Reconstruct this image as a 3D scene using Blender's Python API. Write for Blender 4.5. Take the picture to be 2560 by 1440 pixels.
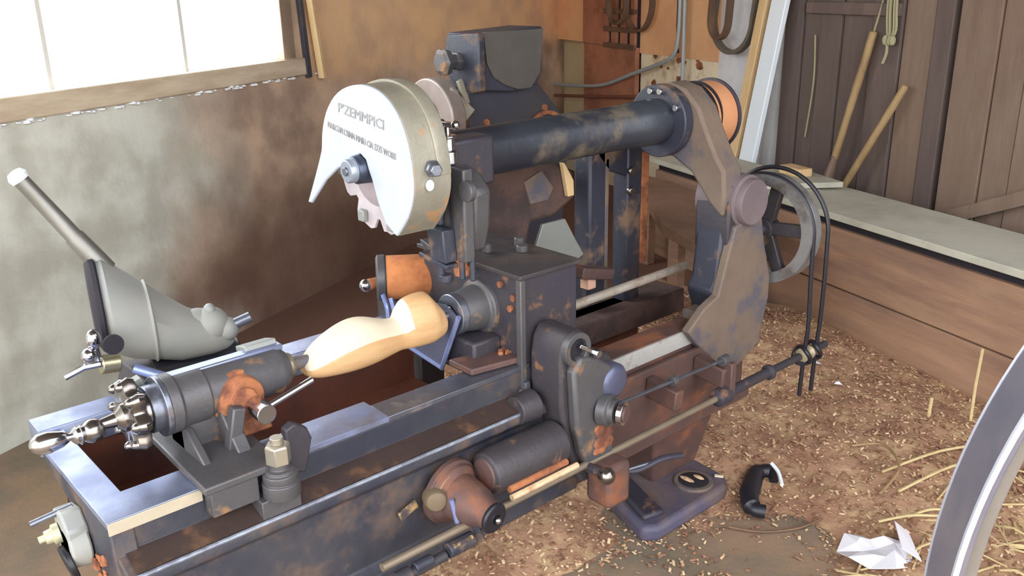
import bpy, bmesh, math, random
from mathutils import Vector, Matrix
SC = bpy.context.scene
for o in list(bpy.data.objects): bpy.data.objects.remove(o)
B = 0.5625                       # height of the bed top above the floor; machine sizes below are given from the bed top
random.seed(7)

# ---------------------------------------------------------------- camera, sky, lights, exposure
cd = bpy.data.cameras.new('camera'); cam = bpy.data.objects.new('camera', cd)
SC.collection.objects.link(cam); SC.camera = cam
def _axes():
    f = 2250.0; pp = (1280.0, 720.0)
    X = Vector((3960-pp[0], -100-pp[1], f)).normalized()
    D = Vector((1341-pp[0], 7500-pp[1], f)).normalized()
    D = (D - X*D.dot(X)).normalized(); Z = -D; Y = Z.cross(X)
    return X, Y, Z
_X, _Y, _Z = _axes()
_right = Vector((_X[0], _Y[0], _Z[0])); _down = Vector((_X[1], _Y[1], _Z[1])); _fwd = Vector((_X[2], _Y[2], _Z[2]))
mw = Matrix((( _right[0], -_down[0], -_fwd[0], 0), (_right[1], -_down[1], -_fwd[1], 0), (_right[2], -_down[2], -_fwd[2], .75+B), (0, 0, 0, 1)))
cam.matrix_world = mw
cd.sensor_width = 36; cd.lens = 2250/2560*36; cd.clip_start = .02; cd.clip_end = 200

w = bpy.data.worlds.new('sky'); SC.world = w; w.use_nodes = True
nt = w.node_tree; bg = nt.nodes['Background']
tc = nt.nodes.new('ShaderNodeTexCoord'); sx = nt.nodes.new('ShaderNodeSeparateXYZ'); rp = nt.nodes.new('ShaderNodeValToRGB')
nt.links.new(tc.outputs['Generated'], sx.inputs[0]); nt.links.new(sx.outputs['Z'], rp.inputs[0]); nt.links.new(rp.outputs[0], bg.inputs[0])
rp.color_ramp.elements[0].position = 0.0; rp.color_ramp.elements[0].color = (.74, .70, .64, 1)
rp.color_ramp.elements[1].position = .12; rp.color_ramp.elements[1].color = (.92, .95, 1.0, 1)
SKY = 4.2
bg.inputs[1].default_value = SKY

def area(name, loc, target, sx_, sy_, power, col):
    l = bpy.data.lights.new(name, 'AREA'); l.shape = 'RECTANGLE'; l.size = sx_; l.size_y = sy_; l.energy = power; l.color = col
    o = bpy.data.objects.new(name, l); SC.collection.objects.link(o); o.location = loc
    o.rotation_euler = (Vector(target)-Vector(loc)).to_track_quat('-Z', 'Y').to_euler(); return o
# daylight through the window beside the lathe, and an added fill from the unseen left end
area('window_daylight', (-1.1, 5.2, 3.6), (1.0, 1.6, .6), 3.0, 2.0, 170, (.93, .96, 1.0))
area('added_left_fill', (-2.2, .9, 1.9), (1.0, 1.5, .8), 1.8, 1.8, 22, (.93, .96, 1.0))
vs = SC.view_settings
vs.view_transform = 'Standard'; vs.look = 'None'; vs.gamma = 1; vs.use_curve_mapping = False; vs.exposure = 0.40

# ---------------------------------------------------------------- materials
def lin(c):
    return tuple(((x/255)/12.92 if x/255 <= .04045 else ((x/255+.055)/1.055)**2.4) for x in c) + (1,)
def new_mat(name):
    m = bpy.data.materials.new(name); m.use_nodes = True
    return m, m.node_tree, m.node_tree.nodes['Principled BSDF']
def mat(name, col, rough=.5, metal=0., col2=None, scale=8., thr=.5, soft=.08, rough2=None, bump=.0, bscale=None, stretch=(1,1,1), var=.18, col3=None, thr3=.6, scale3=3., world=False):
    m, nt, bs = new_mat(name); N = nt.nodes; L = nt.links
    tc = N.new('ShaderNodeTexCoord'); mp = N.new('ShaderNodeMapping'); mp.inputs['Scale'].default_value = stretch
    if world:
        ge = N.new('ShaderNodeNewGeometry'); L.new(ge.outputs['Position'], mp.inputs[0])
    else: L.new(tc.outputs['Object'], mp.inputs[0])
    def noise(s, d=4, r=.6):
        n = N.new('ShaderNodeTexNoise'); n.inputs['Scale'].default_value = s; n.inputs['Detail'].default_value = d; n.inputs['Roughness'].default_value = r
        L.new(mp.outputs[0], n.inputs['Vector']); return n.outputs['Fac']
    def step(src, t, s):
        r = N.new('ShaderNodeMapRange'); r.interpolation_type = 'SMOOTHSTEP'
        r.inputs['From Min'].default_value = t-s; r.inputs['From Max'].default_value = t+s; L.new(src, r.inputs['Value']); return r.outputs[0]
    def mix(f, a, b):
        x = N.new('ShaderNodeMix'); x.data_type = 'RGBA'; L.new(f, x.inputs['Factor'])
        for sk, v in ((x.inputs[6], a), (x.inputs[7], b)):
            if isinstance(v, tuple): sk.default_value = v
            else: L.new(v, sk)
        return x.outputs[2]
    c = lin(col); dark = tuple(v*(1-var*1.6) for v in c[:3]) + (1,); lite = tuple(min(1, v*(1+var*1.6)) for v in c[:3]) + (1,)
    base = mix(noise(scale*1.7, 6, .7), dark, lite)
    if col3: base = mix(step(noise(scale3, 3), thr3, .12), base, lin(col3))
    rg = None
    if col2:
        f = step(noise(scale, 5, .65), thr, soft); base = mix(f, base, lin(col2))
        if rough2 is not None:
            r = N.new('ShaderNodeMapRange'); r.inputs['To Min'].default_value = rough; r.inputs['To Max'].default_value = rough2; L.new(f, r.inputs['Value']); L.new(r.outputs[0], bs.inputs['Roughness']); rg = 1
            if metal:
                r2 = N.new('ShaderNodeMapRange'); r2.inputs['To Min'].default_value = metal; r2.inputs['To Max'].default_value = .0; L.new(f, r2.inputs['Value']); L.new(r2.outputs[0], bs.inputs['Metallic'])
    L.new(base, bs.inputs['Base Color'])
    if not rg: bs.inputs['Roughness'].default_value = rough
    if not (metal and rg): bs.inputs['Metallic'].default_value = metal
    if bump:
        b = N.new('ShaderNodeBump'); b.inputs['Strength'].default_value = bump; b.inputs['Distance'].default_value = .004
        L.new(noise(bscale or scale*6, 5), b.inputs['Height']); L.new(b.outputs[0], bs.inputs['Normal'])
    return m
RUST = (150, 84, 44)
iron = mat('painted_iron', (66, 62, 65), .5, .2, (132, 92, 64), 13, .655, .07, .9, .3, col3=(60, 58, 70), thr3=.52)
iron_b = mat('painted_iron_blue', (56, 58, 68), .45, .15, (116, 92, 74), 10, .60, .08, .9, .25, col3=(52, 54, 68), thr3=.52)
iron_r = mat('iron_brown', (92, 70, 66), .6, .15, (140, 86, 56), 7, .60, .12, .9, .3)
iron_tan = mat('tan_iron', (112, 96, 84), .75, .0, (82, 80, 92), 9, .57, .1, .7, .3)  # tan; on the upright it paints warm light bounced off the sawdust
iron_g = mat('grey_iron', (88, 86, 88), .45, .3, (140, 104, 70), 12, .62, .06, .9, .2)
bedmat = mat('bed_paint', (67, 67, 73), .45, .15, (98, 78, 66), 9, .57, .12, .8, .3, col3=(52, 54, 66), thr3=.5, scale3=5)
ledge_m = mat('oily_brown', (66, 53, 49), .4, .1, (112, 80, 56), 10, .6, .1, .6, .3)
steel = mat('ground_steel', (146, 153, 178), .36, .85, (112, 122, 158), 9, .55, .2, .4, .1)
steel_d = mat('worn_steel', (122, 126, 138), .36, .8, (110, 90, 76), 14, .64, .08, .8, .15)
chrome = mat('bright_steel', (205, 205, 212), .16, 1.0, var=.08)
shiny = mat('polished_dark_steel', (140, 134, 130), .22, .95, var=.15)
alu = mat('cast_aluminium', (184, 191, 204), .5, .1, (170, 178, 192), 12, .6, .2, .4, .1, var=.04)
alu_side = mat('stained_aluminium', (150, 145, 130), .5, .35, (176, 120, 62), 14, .62, .08, .8, .2)  # tan base paints the shade of the guard rim, under orange stains
alu_g = mat('grey_casting', (142, 146, 148), .6, .1, (158, 156, 146), 5, .5, .25, .6, .15, var=.08)
rust_m = mat('orange_rust', (168, 106, 68), .85, 0, (104, 62, 48), 14, .54, .12, .9, .4, var=.3)
rust_d = mat('dark_rust', (90, 68, 60), .85, 0, (62, 50, 50), 8, .5, .15, .9, .3)
pan_m = mat('rusty_pan', (122, 70, 50), .7, 0, (66, 46, 46), 4, .55, .2, .7, .2)
black = mat('black_rubber', (30, 30, 38), .42, 0, var=.1)
gap = mat('dark_slot', (34, 30, 38), .8, 0)
brass = mat('brass', (176, 168, 140), .35, .85)
blue_s = mat('pale_blue_steel', (128, 144, 196), .35, .5, (150, 160, 200), 12, .5, .2)
ink = mat('engraved_letters', (150, 148, 146), .6, .2)
wood_l = mat('pale_beech', (188, 146, 100), .6, 0, (204, 166, 120), 6, .5, .2, bump=.1, stretch=(1, 5, 5), var=.08)
wood_w = mat('lit_cream_beech', (212, 198, 174), .6, 0, var=.04)  # cream chip wood; on the last it paints light on the top
wood_b = mat('old_board', (162, 126, 100), .8, 0, (132, 102, 86), 4, .52, .15, bump=.3, stretch=(.4, .4, 3.), col3=(158, 128, 102), thr3=.55)
wood_grey = mat('grey_board', (186, 184, 168), .75, 0, (168, 164, 150), 5, .55, .15, bump=.2, var=.07)
wood_d = mat('dark_plank', (92, 78, 74), .85, 0, (110, 94, 86), 3, .52, .2, bump=.3, stretch=(3, 3, .5), col3=(60, 50, 50), thr3=.55)
wood_m = mat('brown_plank', (114, 92, 80), .85, 0, (132, 112, 96), 3, .5, .2, bump=.3, stretch=(3, 3, .5), col3=(88, 72, 66), thr3=.58)
wood_t = mat('tan_batten', (214, 184, 138), .7, 0, (196, 160, 112), 5, .55, .15, stretch=(3, 3, .4), var=.08)
handle_w = mat('ash_handle', (158, 132, 92), .65, 0, (128, 100, 70), 8, .55, .15, stretch=(2, 2, .6))
leather = mat('old_leather', (96, 72, 58), .7, 0, (120, 92, 68), 7, .55, .15)
panel_m = mat('red_brown_panel', (172, 116, 88), .8, 0, (142, 92, 70), 5, .52, .12, bump=.2, col3=(160, 118, 88), thr3=.6)
plaster_o = mat('orange_plaster', (232, 184, 136), .85, 0, (216, 160, 118), 3, .55, .2, bump=.2, var=.08)
plaster_c = mat('cream_plaster', (236, 224, 194), .85, 0, (190, 160, 118), 7, .6, .1, bump=.3, var=.08)
plaster_k = mat('khaki_plaster', (206, 188, 150), .85, 0, (206, 186, 146), 7, .6, .1, bump=.3, var=.08)
white_m = mat('whitewash', (226, 228, 230), .85, 0, (206, 208, 212), 6, .55, .2, bump=.2, var=.05)
white_p = mat('white_paint', (226, 234, 240), .6, 0, var=.03)
paper_m = mat('white_paper', (228, 226, 232), .8, 0, var=.03)
plaster_f = mat('flare_white', (225, 225, 218), .7, 0, var=.04)  # near-white puts the window flare into the mullion colour
rope_m = mat('pale_rope', (156, 150, 118), .9, 0, var=.15)
cable_m = mat('grey_cable', (164, 172, 174), .5, .2, var=.06)
cable_r = mat('brown_cable', (122, 76, 62), .6, 0)
sheet_m = mat('grey_sheet', (138, 140, 136), .5, .2, var=.06)
hood_m = mat('dark_grey_sheet', (72, 70, 72), .55, .2, (58, 60, 76), 5, .5, .2, .5, .1)
belt_o = mat('orange_pulley_face', (204, 146, 102), .8, 0, (192, 132, 92), 6, .55, .2, var=.05)
wheel_m = mat('wheel_iron', (96, 94, 108), .5, .35, (106, 100, 104), 5, .5, .2, .6, .15, var=.06)
straw_m = mat('straw', (186, 164, 116), .8, 0, (206, 186, 140), 30, .5, .2)
chip_m = mat('shavings', (214, 184, 148), .9, 0, (176, 136, 100), 40, .55, .1, var=.2)
chip_d = mat('dark_shavings', (166, 126, 98), .9, 0, (122, 84, 64), 30, .5, .2, var=.25)
heap_m = mat('sawdust', (172, 134, 106), .95, 0, (138, 98, 76), 5, .57, .16, bump=.9, bscale=90, var=.3, col3=(196, 166, 126), thr3=.54, scale3=14, world=True)
floor_m = mat('dusty_floor', (146, 120, 98), .9, 0, (116, 106, 90), 3.2, .5, .15, bump=.4, bscale=50, var=.14, col3=(142, 118, 92), thr3=.56, scale3=2.2, world=True)
def tint_back(m, y0, y1, col):
    nt = m.node_tree; N = nt.nodes; L_ = nt.links; bs = N['Principled BSDF']; src = bs.inputs['Base Color'].links[0].from_socket
    ge = N.new('ShaderNodeNewGeometry'); sp = N.new('ShaderNodeSeparateXYZ'); L_.new(ge.outputs['Position'], sp.inputs[0])
    no = N.new('ShaderNodeTexNoise'); no.inputs['Scale'].default_value = 2.5; L_.new(ge.outputs['Position'], no.inputs['Vector'])
    ad = N.new('ShaderNodeMath'); ad.operation = 'MULTIPLY_ADD'; ad.inputs[1].default_value = .6; L_.new(no.outputs['Fac'], ad.inputs[0]); L_.new(sp.outputs['Y'], ad.inputs[2])
    mx = N.new('ShaderNodeMath'); mx.operation = 'MULTIPLY'
    r = N.new('ShaderNodeMapRange'); r.interpolation_type = 'SMOOTHSTEP'; r.inputs['From Min'].default_value = y0; r.inputs['From Max'].default_value = y1; L_.new(ad.outputs[0], r.inputs['Value'])
    r2 = N.new('ShaderNodeMapRange'); r2.interpolation_type = 'SMOOTHSTEP'; r2.inputs['From Min'].default_value = .55; r2.inputs['From Max'].default_value = 1.1; L_.new(sp.outputs['X'], r2.inputs['Value'])
    L_.new(r.outputs[0], mx.inputs[0]); L_.new(r2.outputs[0], mx.inputs[1])
    x = N.new('ShaderNodeMix'); x.data_type = 'RGBA'; L_.new(mx.outputs[0], x.inputs['Factor']); L_.new(src, x.inputs[6]); x.inputs[7].default_value = lin(col); L_.new(x.outputs[2], bs.inputs['Base Color'])
tint_back(floor_m, 1.9, 2.4, (112, 80, 66))     # floor turns darker and browner behind the lathe
beam_m = mat('weathered_beam', (210, 194, 168), .85, 0, (188, 168, 144), 6, .52, .15, bump=.3, stretch=(.6, .6, 3), var=.1)
ceil_m = mat('dark_roof_boards', (92, 80, 70), .9, 0, var=.15)

# left wall: grey lime plaster that turns to bare brown render away from the window, orange render higher up
def wall_left_mat():
    m, nt, bs = new_mat('left_wall_render'); N = nt.nodes; L = nt.links
    tc = N.new('ShaderNodeTexCoord'); sp = N.new('ShaderNodeSeparateXYZ'); L.new(tc.outputs['Object'], sp.inputs[0])
    def noise(s, d=4):
        n = N.new('ShaderNodeTexNoise'); n.inputs['Scale'].default_value = s; n.inputs['Detail'].default_value = d; L.new(tc.outputs['Object'], n.inputs['Vector']); return n.outputs['Fac']
    def math_(op, a, b):
        x = N.new('ShaderNodeMath'); x.operation = op
        for i, v in enumerate((a, b)):
            if isinstance(v, (int, float)): x.inputs[i].default_value = v
            else: L.new(v, x.inputs[i])
        return x.outputs[0]
    def ss(src, a, b):
        r = N.new('ShaderNodeMapRange'); r.interpolation_type = 'SMOOTHSTEP'; r.inputs['From Min'].default_value = a; r.inputs['From Max'].default_value = b; L.new(src, r.inputs['Value']); return r.outputs[0]
    def mix(f, a, b):
        x = N.new('ShaderNodeMix'); x.data_type = 'RGBA'; L.new(f, x.inputs['Factor'])
        for sk, v in ((x.inputs[6], a), (x.inputs[7], b)):
            if isinstance(v, tuple): sk.default_value = v
            else: L.new(v, sk)
        return x.outputs[2]
    u = sp.outputs['X']; z = sp.outputs['Z']; n = noise(2.2, 4)
    grey = mix(ss(noise(5, 5), .35, .65), lin((214, 216, 204)), lin((180, 180, 166)))  # lightened so the plaster colour carries the window flare
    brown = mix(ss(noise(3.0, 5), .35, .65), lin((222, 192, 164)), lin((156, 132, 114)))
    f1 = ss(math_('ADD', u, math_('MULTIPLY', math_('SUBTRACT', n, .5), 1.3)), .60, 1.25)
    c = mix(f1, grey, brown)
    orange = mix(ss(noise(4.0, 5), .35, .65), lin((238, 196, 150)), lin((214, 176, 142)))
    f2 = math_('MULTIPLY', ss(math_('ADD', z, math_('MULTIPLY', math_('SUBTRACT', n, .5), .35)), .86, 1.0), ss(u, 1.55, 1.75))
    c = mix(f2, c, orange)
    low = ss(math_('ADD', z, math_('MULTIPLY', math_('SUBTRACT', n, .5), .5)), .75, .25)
    c = mix(math_('MULTIPLY', low, math_('MULTIPLY', f1, .85)), c, lin((104, 74, 62)))  # lower brown end darkened; part of it is shade put into the colour
    L.new(c, bs.inputs['Base Color']); bs.inputs['Roughness'].default_value = .9
    b = N.new('ShaderNodeBump'); b.inputs['Strength'].default_value = .35; b.inputs['Distance'].default_value = .01; L.new(noise(14, 6), b.inputs['Height']); L.new(b.outputs[0], bs.inputs['Normal'])
    return m
wall_l_m = wall_left_mat()
def glass_mat():
    m, nt, bs = new_mat('dusty_glass'); N = nt.nodes; L = nt.links
    t = N.new('ShaderNodeBsdfTransparent'); d = N.new('ShaderNodeBsdfTranslucent'); d.inputs['Color'].default_value = (.9, .93, .95, 1)
    t.inputs['Color'].default_value = (.96, .97, .97, 1); x = N.new('ShaderNodeMixShader'); x.inputs[0].default_value = .12; L.new(t.outputs[0], x.inputs[1]); L.new(d.outputs[0], x.inputs[2])
    L.new(x.outputs[0], N['Material Output'].inputs[0]); return m
glass = glass_mat()

# ---------------------------------------------------------------- mesh helpers
def frame(d):
    d = Vector(d).normalized(); a = Vector((0, 0, 1)) if abs(d.z) < .9 else Vector((1, 0, 0))
    u = d.cross(a).normalized(); return u, d.cross(u).normalized(), d
class M:
    def __init__(s): s.v = []; s.f = []
    def add(s, vs, fs):
        k = len(s.v); s.v += [tuple(v) for v in vs]; s.f += [tuple(i+k for i in f) for f in fs]; return s
    def box(s, x0, x1, y0, y1, z0, z1):
        return s.add([(x, y, z) for x in (x0, x1) for y in (y0, y1) for z in (z0, z1)],
            [(0, 1, 3, 2), (4, 6, 7, 5), (0, 4, 5, 1), (2, 3, 7, 6), (0, 2, 6, 4), (1, 5, 7, 3)])
    def bar(s, p0, p1, w, h, up=(0, 0, 1)):
        p0 = Vector(p0); p1 = Vector(p1); d = (p1-p0).normalized(); a = d.cross(Vector(up))
        if a.length < 1e-4: a = d.cross(Vector((1, 0, 0)))
        a.normalize(); b = a.cross(d).normalized(); a *= w/2; b *= h/2
        vs = [p+sa*a+sb*b for p in (p0, p1) for sa in (-1, 1) for sb in (-1, 1)]
        return s.add(vs, [(0, 1, 3, 2), (4, 6, 7, 5), (0, 4, 5, 1), (2, 3, 7, 6), (0, 2, 6, 4), (1, 5, 7, 3)])
    def prism(s, pts, ax, a, b):
        n = len(pts)
        def p(q, t): return (t, q[0], q[1]) if ax == 'x' else (q[0], t, q[1]) if ax == 'y' else (q[0], q[1], t)
        return s.add([p(q, a) for q in pts]+[p(q, b) for q in pts],
            [tuple(range(n)), tuple(range(2*n-1, n-1, -1))]+[(i, (i+1) % n, n+(i+1) % n, n+i) for i in range(n)])
    def rev(s, p0, d, prof, n=28, a0=0., lobes=0, lr=0.):
        u, v, d = frame(d); p0 = Vector(p0); vs = []; fs = []; k = len(prof)
        for t, r in prof:
            for i in range(n):
                a = a0+2*math.pi*i/n; rr = r*(1+(lr*math.cos(lobes*a) if lobes else 0)); vs.append(p0+d*t+(u*math.cos(a)+v*math.sin(a))*rr)
        for j in range(k-1):
            for i in range(n): fs.append((j*n+i, j*n+(i+1) % n, (j+1)*n+(i+1) % n, (j+1)*n+i))
        fs.append(tuple(range(n-1, -1, -1))); fs.append(tuple((k-1)*n+i for i in range(n)))
        return s.add(vs, fs)
    def cyl(s, p0, p1, r0, r1=None, n=24):
        p0 = Vector(p0); p1 = Vector(p1); return s.rev(p0, p1-p0, [(0, r0), ((p1-p0).length, r0 if r1 is None else r1)], n)
    def ring(s, p0, d, h, ro, ri, n=36):
        return s.loop(p0, d, [(0, ri), (0, ro), (h, ro), (h, ri)], n)
    def loop(s, p0, d, prof, n=48, a0=0, a1=2*math.pi):
        u, v, d = frame(d); p0 = Vector(p0); k = len(prof); vs = []; fs = []; full = abs(a1-a0-2*math.pi) < 1e-6; m = n if full else n+1
        for i in range(m):
            a = a0+(a1-a0)*i/n
            for t, r in prof: vs.append(p0+d*t+(u*math.cos(a)+v*math.sin(a))*r)
        for i in range(n):
            for j in range(k):
                i2 = (i+1) % m; j2 = (j+1) % k; fs.append((i*k+j, i*k+j2, i2*k+j2, i2*k+j))
        if not full: fs += [tuple(range(k)), tuple((m-1)*k+j for j in range(k-1, -1, -1))]
        return s.add(vs, fs)
    def ball(s, c, r, n=16, sc=(1, 1, 1)):
        c = Vector(c); vs = [c+Vector((0, 0, -r*sc[2]))]; fs = []
        for j in range(1, n//2):
            ph = -math.pi/2+math.pi*j/(n//2)
            for i in range(n): a = 2*math.pi*i/n; vs.append(c+Vector((r*sc[0]*math.cos(ph)*math.cos(a), r*sc[1]*math.cos(ph)*math.sin(a), r*sc[2]*math.sin(ph))))
        vs.append(c+Vector((0, 0, r*sc[2]))); R = n//2-1
        for i in range(n): fs.append((0, 1+(i+1) % n, 1+i)); fs.append((len(vs)-1, 1+(R-1)*n+i, 1+(R-1)*n+(i+1) % n))
        for j in range(R-1):
            for i in range(n): fs.append((1+j*n+i, 1+j*n+(i+1) % n, 1+(j+1)*n+(i+1) % n, 1+(j+1)*n+i))
        return s.add(vs, fs)
    def tube(s, pts, r, n=8, rx=None):
        pts = [Vector(p) for p in pts]; vs = []; fs = []; u = None
        for i, p in enumerate(pts):
            d = (pts[min(i+1, len(pts)-1)]-pts[max(i-1, 0)]).normalized()
            if u is None: u, v, _ = frame(d)
            else: u = (u-d*u.dot(d)).normalized(); v = d.cross(u)
            rr = r[i] if isinstance(r, (list, tuple)) else r
            for k in range(n): a = 2*math.pi*k/n; vs.append(p+u*math.cos(a)*rr*(rx or 1)+v*math.sin(a)*rr)
        for i in range(len(pts)-1):
            for k in range(n): fs.append((i*n+k, i*n+(k+1) % n, (i+1)*n+(k+1) % n, (i+1)*n+k))
        fs += [tuple(range(n-1, -1, -1)), tuple((len(pts)-1)*n+k for k in range(n))]
        return s.add(vs, fs)
    def build(s, name, m, parent=None, bevel=0., smooth=True, seg=2, dz=B):
        me = bpy.data.meshes.new(name); off = Vector((0, 0, 0))
        q = parent
        while q is not None: off += Vector(q.get('_o', (0, 0, 0))) if q.parent is None else Vector((0, 0, 0)); q = q.parent
        if parent is None:
            xs = [v[0] for v in s.v]; ys = [v[1] for v in s.v]; zs = [v[2] for v in s.v]
            off = Vector(((min(xs)+max(xs))/2, (min(ys)+max(ys))/2, min(zs)+dz))
        me.from_pydata([(v[0]-off.x, v[1]-off.y, v[2]+dz-off.z) for v in s.v], [], s.f); me.update()
        bm = bmesh.new(); bm.from_mesh(me); bmesh.ops.recalc_face_normals(bm, faces=bm.faces); bm.to_mesh(me); bm.free()
        me.materials.append(m)
        if smooth:
            for p in me.polygons: p.use_smooth = True
            me.set_sharp_from_angle(angle=math.radians(38))
        o = bpy.data.objects.new(name, me); SC.collection.objects.link(o)
        if parent is None: o.location = off; o['_o'] = tuple(off)
        else: o.parent = parent
        if bevel:
            b = o.modifiers.new('bevel', 'BEVEL'); b.width = bevel; b.segments = seg; b.limit_method = 'ANGLE'; b.angle_limit = math.radians(40)
        return o
def curve(pts, n=8):
    pts = [Vector(p) for p in pts]; out = []
    for i in range(len(pts)-1):
        a = pts[max(i-1, 0)]; b = pts[i]; c = pts[i+1]; d = pts[min(i+2, len(pts)-1)]
        for k in range(n):
            t = k/n; out.append(.5*((2*b)+(c-a)*t+(2*a-5*b+4*c-d)*t*t+(3*b-a-3*c+d)*t**3))
    return out+[pts[-1]]
def tag(o, label, cat, group=None):
    o['label'] = label; o['category'] = cat
    if group: o['group'] = group
    return o
def thing(name, label, cat, loc, group=None):
    o = bpy.data.objects.new(name, None); SC.collection.objects.link(o); o.location = (loc[0], loc[1], loc[2]+B); o['_o'] = tuple(o.location)
    o.empty_display_size = .05; return tag(o, label, cat, group)
def struct(o): o['kind'] = 'structure'; return o
def lab(o, t): o['label'] = t; return o
F = -B   # floor in machine coordinates

# ================================================================ THE SETTING
struct(M().prism([(-3.0, 1.31), (4.85, 4.76), (3.78, 1.60), (2.45, -2.4), (-3.0, -2.4)], 'z', F-.05, F).build('floor', floor_m, smooth=False))
# left wall frame: u along the wall, outer side away from the room
LA = Vector((.429, 2.813)); LD = Vector((.915, .403)).normalized(); LN = Vector((-LD.y, LD.x))     # LN points outwards
LROT = math.atan2(LD.y, LD.x)
def lwall(name, m, boxes, bevel=0, parent=None, kind=True):
    k = M()
    for (u0, u1, d0, d1, z0, z1) in boxes: k.box(u0, u1, d0, d1, z0-F, z1-F)
    o = k.build(name, m, None, bevel, dz=0)
    # built about its own origin: move from local wall frame to the world
    loc = o.location.copy(); me = o.data
    for v in me.vertices: v.co += loc
    o.location = (LA.x, LA.y, 0); o.rotation_euler = (0, 0, LROT)
    if kind: struct(o)
    return o
WIN0, WIN1, SILL, HEAD = -1.15, 1.512, .462, 1.35
lwall('wall_left', wall_l_m, [(-3.2, WIN0, 0, .07, F, 2.1), (WIN0, WIN1, 0, .07, F, SILL-.07), (WIN0, WIN1, 0, .07, HEAD, 2.1), (WIN1, 4.72, 0, .07, F, 2.1)])
sillb = lwall('trim_1', beam_m, [(WIN0-.1, WIN1+.16, -.012, .09, SILL-.07, SILL)], .004)
winf = lwall('window_1', beam_m, [(WIN1-.002, WIN1+.075, .0, .06, SILL, HEAD), (WIN0-.05, WIN0, 0, .06, SILL, HEAD), (WIN0, WIN1, 0, .06, HEAD, HEAD+.06)], .003)
def lpart(name, m, boxes, bevel=0.):
    k = M()
    for (u0, u1, d0, d1, z0, z1) in boxes: k.box(u0, u1, d0, d1, z0-F, z1-F)
    me_o = k.build(name, m, None, bevel, dz=0); loc = me_o.location.copy()
    for v in me_o.data.vertices: v.co += loc
    me_o.location = (0, 0, 0); me_o.parent = winf; return me_o
us = [WIN0, -.70, -.13, .437, 1.007, WIN1]
for a in us[1:-1]: lpart('mullion', plaster_f, [(a-.008, a+.008, .04, .055, SILL, HEAD)])
for a, b in zip(us[:-1], us[1:]): lpart('glass_pane', glass, [(a, b, .045, .048, SILL, HEAD)])
# mortar crumbs along the underside of the sill beam
def wl(u, z, d=0.): p = LA+LD*u+LN*d; return (p.x, p.y, z)
k = M()
for i in range(60):
    u = random.uniform(.1, 1.75); z = SILL-.074+random.uniform(-.005, .004); c = wl(u, z, -.006); s_ = random.uniform(.003, .009)
    k.ball(c, s_, 6, (2.2, 1.2, .8))
cr = k.build('mortar_crumbs', white_m); tag(cr, 'white mortar crumbs along the underside of the window sill beam', 'mortar'); cr['kind'] = 'stuff'

# back wall: line parallel to the plank bin
BA = Vector((3.57, 1.6805)); BD = Vector((.313, .95)).normalized(); BN = Vector((BD.y, -BD.x))        # BN points outwards (+X)
BROT = math.atan2(BD.y, BD.x)
def bp(s_, z, d=0.): p = BA+BD*s_+BN*d; return Vector((p.x, p.y, z))
def bbox(k, s0, s1, d0, d1, z0, z1):
    vs = [bp(s, z, d) for s in (s0, s1) for d in (d0, d1) for z in (z0, z1)]
    return k.add(vs, [(0, 1, 3, 2), (4, 6, 7, 5), (0, 4, 5, 1), (2, 3, 7, 6), (0, 2, 6, 4), (1, 5, 7, 3)])
wb = bbox(M(), -3.6, .735, .06, .2, F, 2.1)
wb = struct(wb.build('wall_back', gap))
def wbpart(name, m, boxes, bevel=.0, label=None):
    k = M()
    for b in boxes: bbox(k, *b)
    o = k.build(name, m, wb, bevel)
    if label: lab(o, label)
    return o
edges = [.735, .61, .50, .37, .20, .04, -.11, -.20]
for i, (a, b) in enumerate(zip(edges[:-1], edges[1:])):
    wbpart('plank', [wood_d, wood_d, wood_d, wood_d, wood_d, wood_m, wood_d][i], [(b+.004, a-.004, 0+.008*(i % 2), .06, F, 1.4)], .003)
edges = [-.222, -.40, -.52, -.70, -.9, -1.12, -1.35]
for i, (a, b) in enumerate(zip(edges[:-1], edges[1:])):
    wbpart('plank', wood_m, [(b+.003, a-.003, .0+.006*(i % 2), .06, F, 1.4)], .003)
wbpart('rail', wood_d, [(.05, .58, -.02, .01, .59, .64)], .004, 'dark cross rail on the planks')
M().bar(bp(-.32, -.13, -.02), bp(-1.05, .20, -.02), .03, .05).build('brace', wood_m, wb)
# masonry part of the back wall
wc = struct(bbox(M(), .735, 3.24, .10, .3, F, 2.1).build('wall_right', plaster_k))
def wcpart(name, m, boxes, bevel=.0, label=None):
    k = M()
    for b in boxes: bbox(k, *b)
    o = k.build(name, m, wc, bevel)
    if label: lab(o, label)
    return o
wcpart('whitewashed_panel', white_m, [(.738, 1.262, .03, .1, F, 1.4)], 0, 'whitewashed grey white masonry')
wcpart('upper_render', plaster_o, [(1.262, 2.03, .02, .1, .33, 1.4), (2.68, 3.24, .02, .1, .36, 1.4)], 0, 'orange render')
wcpart('bare_render', plaster_c, [(1.262, 2.03, .03, .1, F, .33)], 0, 'cream render with chipped patches')
k = M()
for i in range(26):
    s_ = random.uniform(1.27, 2.0); z = random.uniform(-.05, .34); d = .025
    pts = []; r0 = random.uniform(.01, .035); c = bp(s_, z, d)
    ring = [bp(s_+r0*random.uniform(.6, 1.3)*math.cos(a), z+r0*random.uniform(.5, 1.1)*math.sin(a), d) for a in [j*2*math.pi/7 for j in range(7)]]
    ring2 = [p+Vector((BN.x, BN.y, 0))*.01 for p in ring]
    k.add(ring+ring2, [tuple(range(7)), tuple(range(13, 6, -1))]+[(j, (j+1) % 7, 7+(j+1) % 7, 7+j) for j in range(7)])
o = k.build('render_patch', rust_m, wc); o['kind'] = 'stuff'
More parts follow.
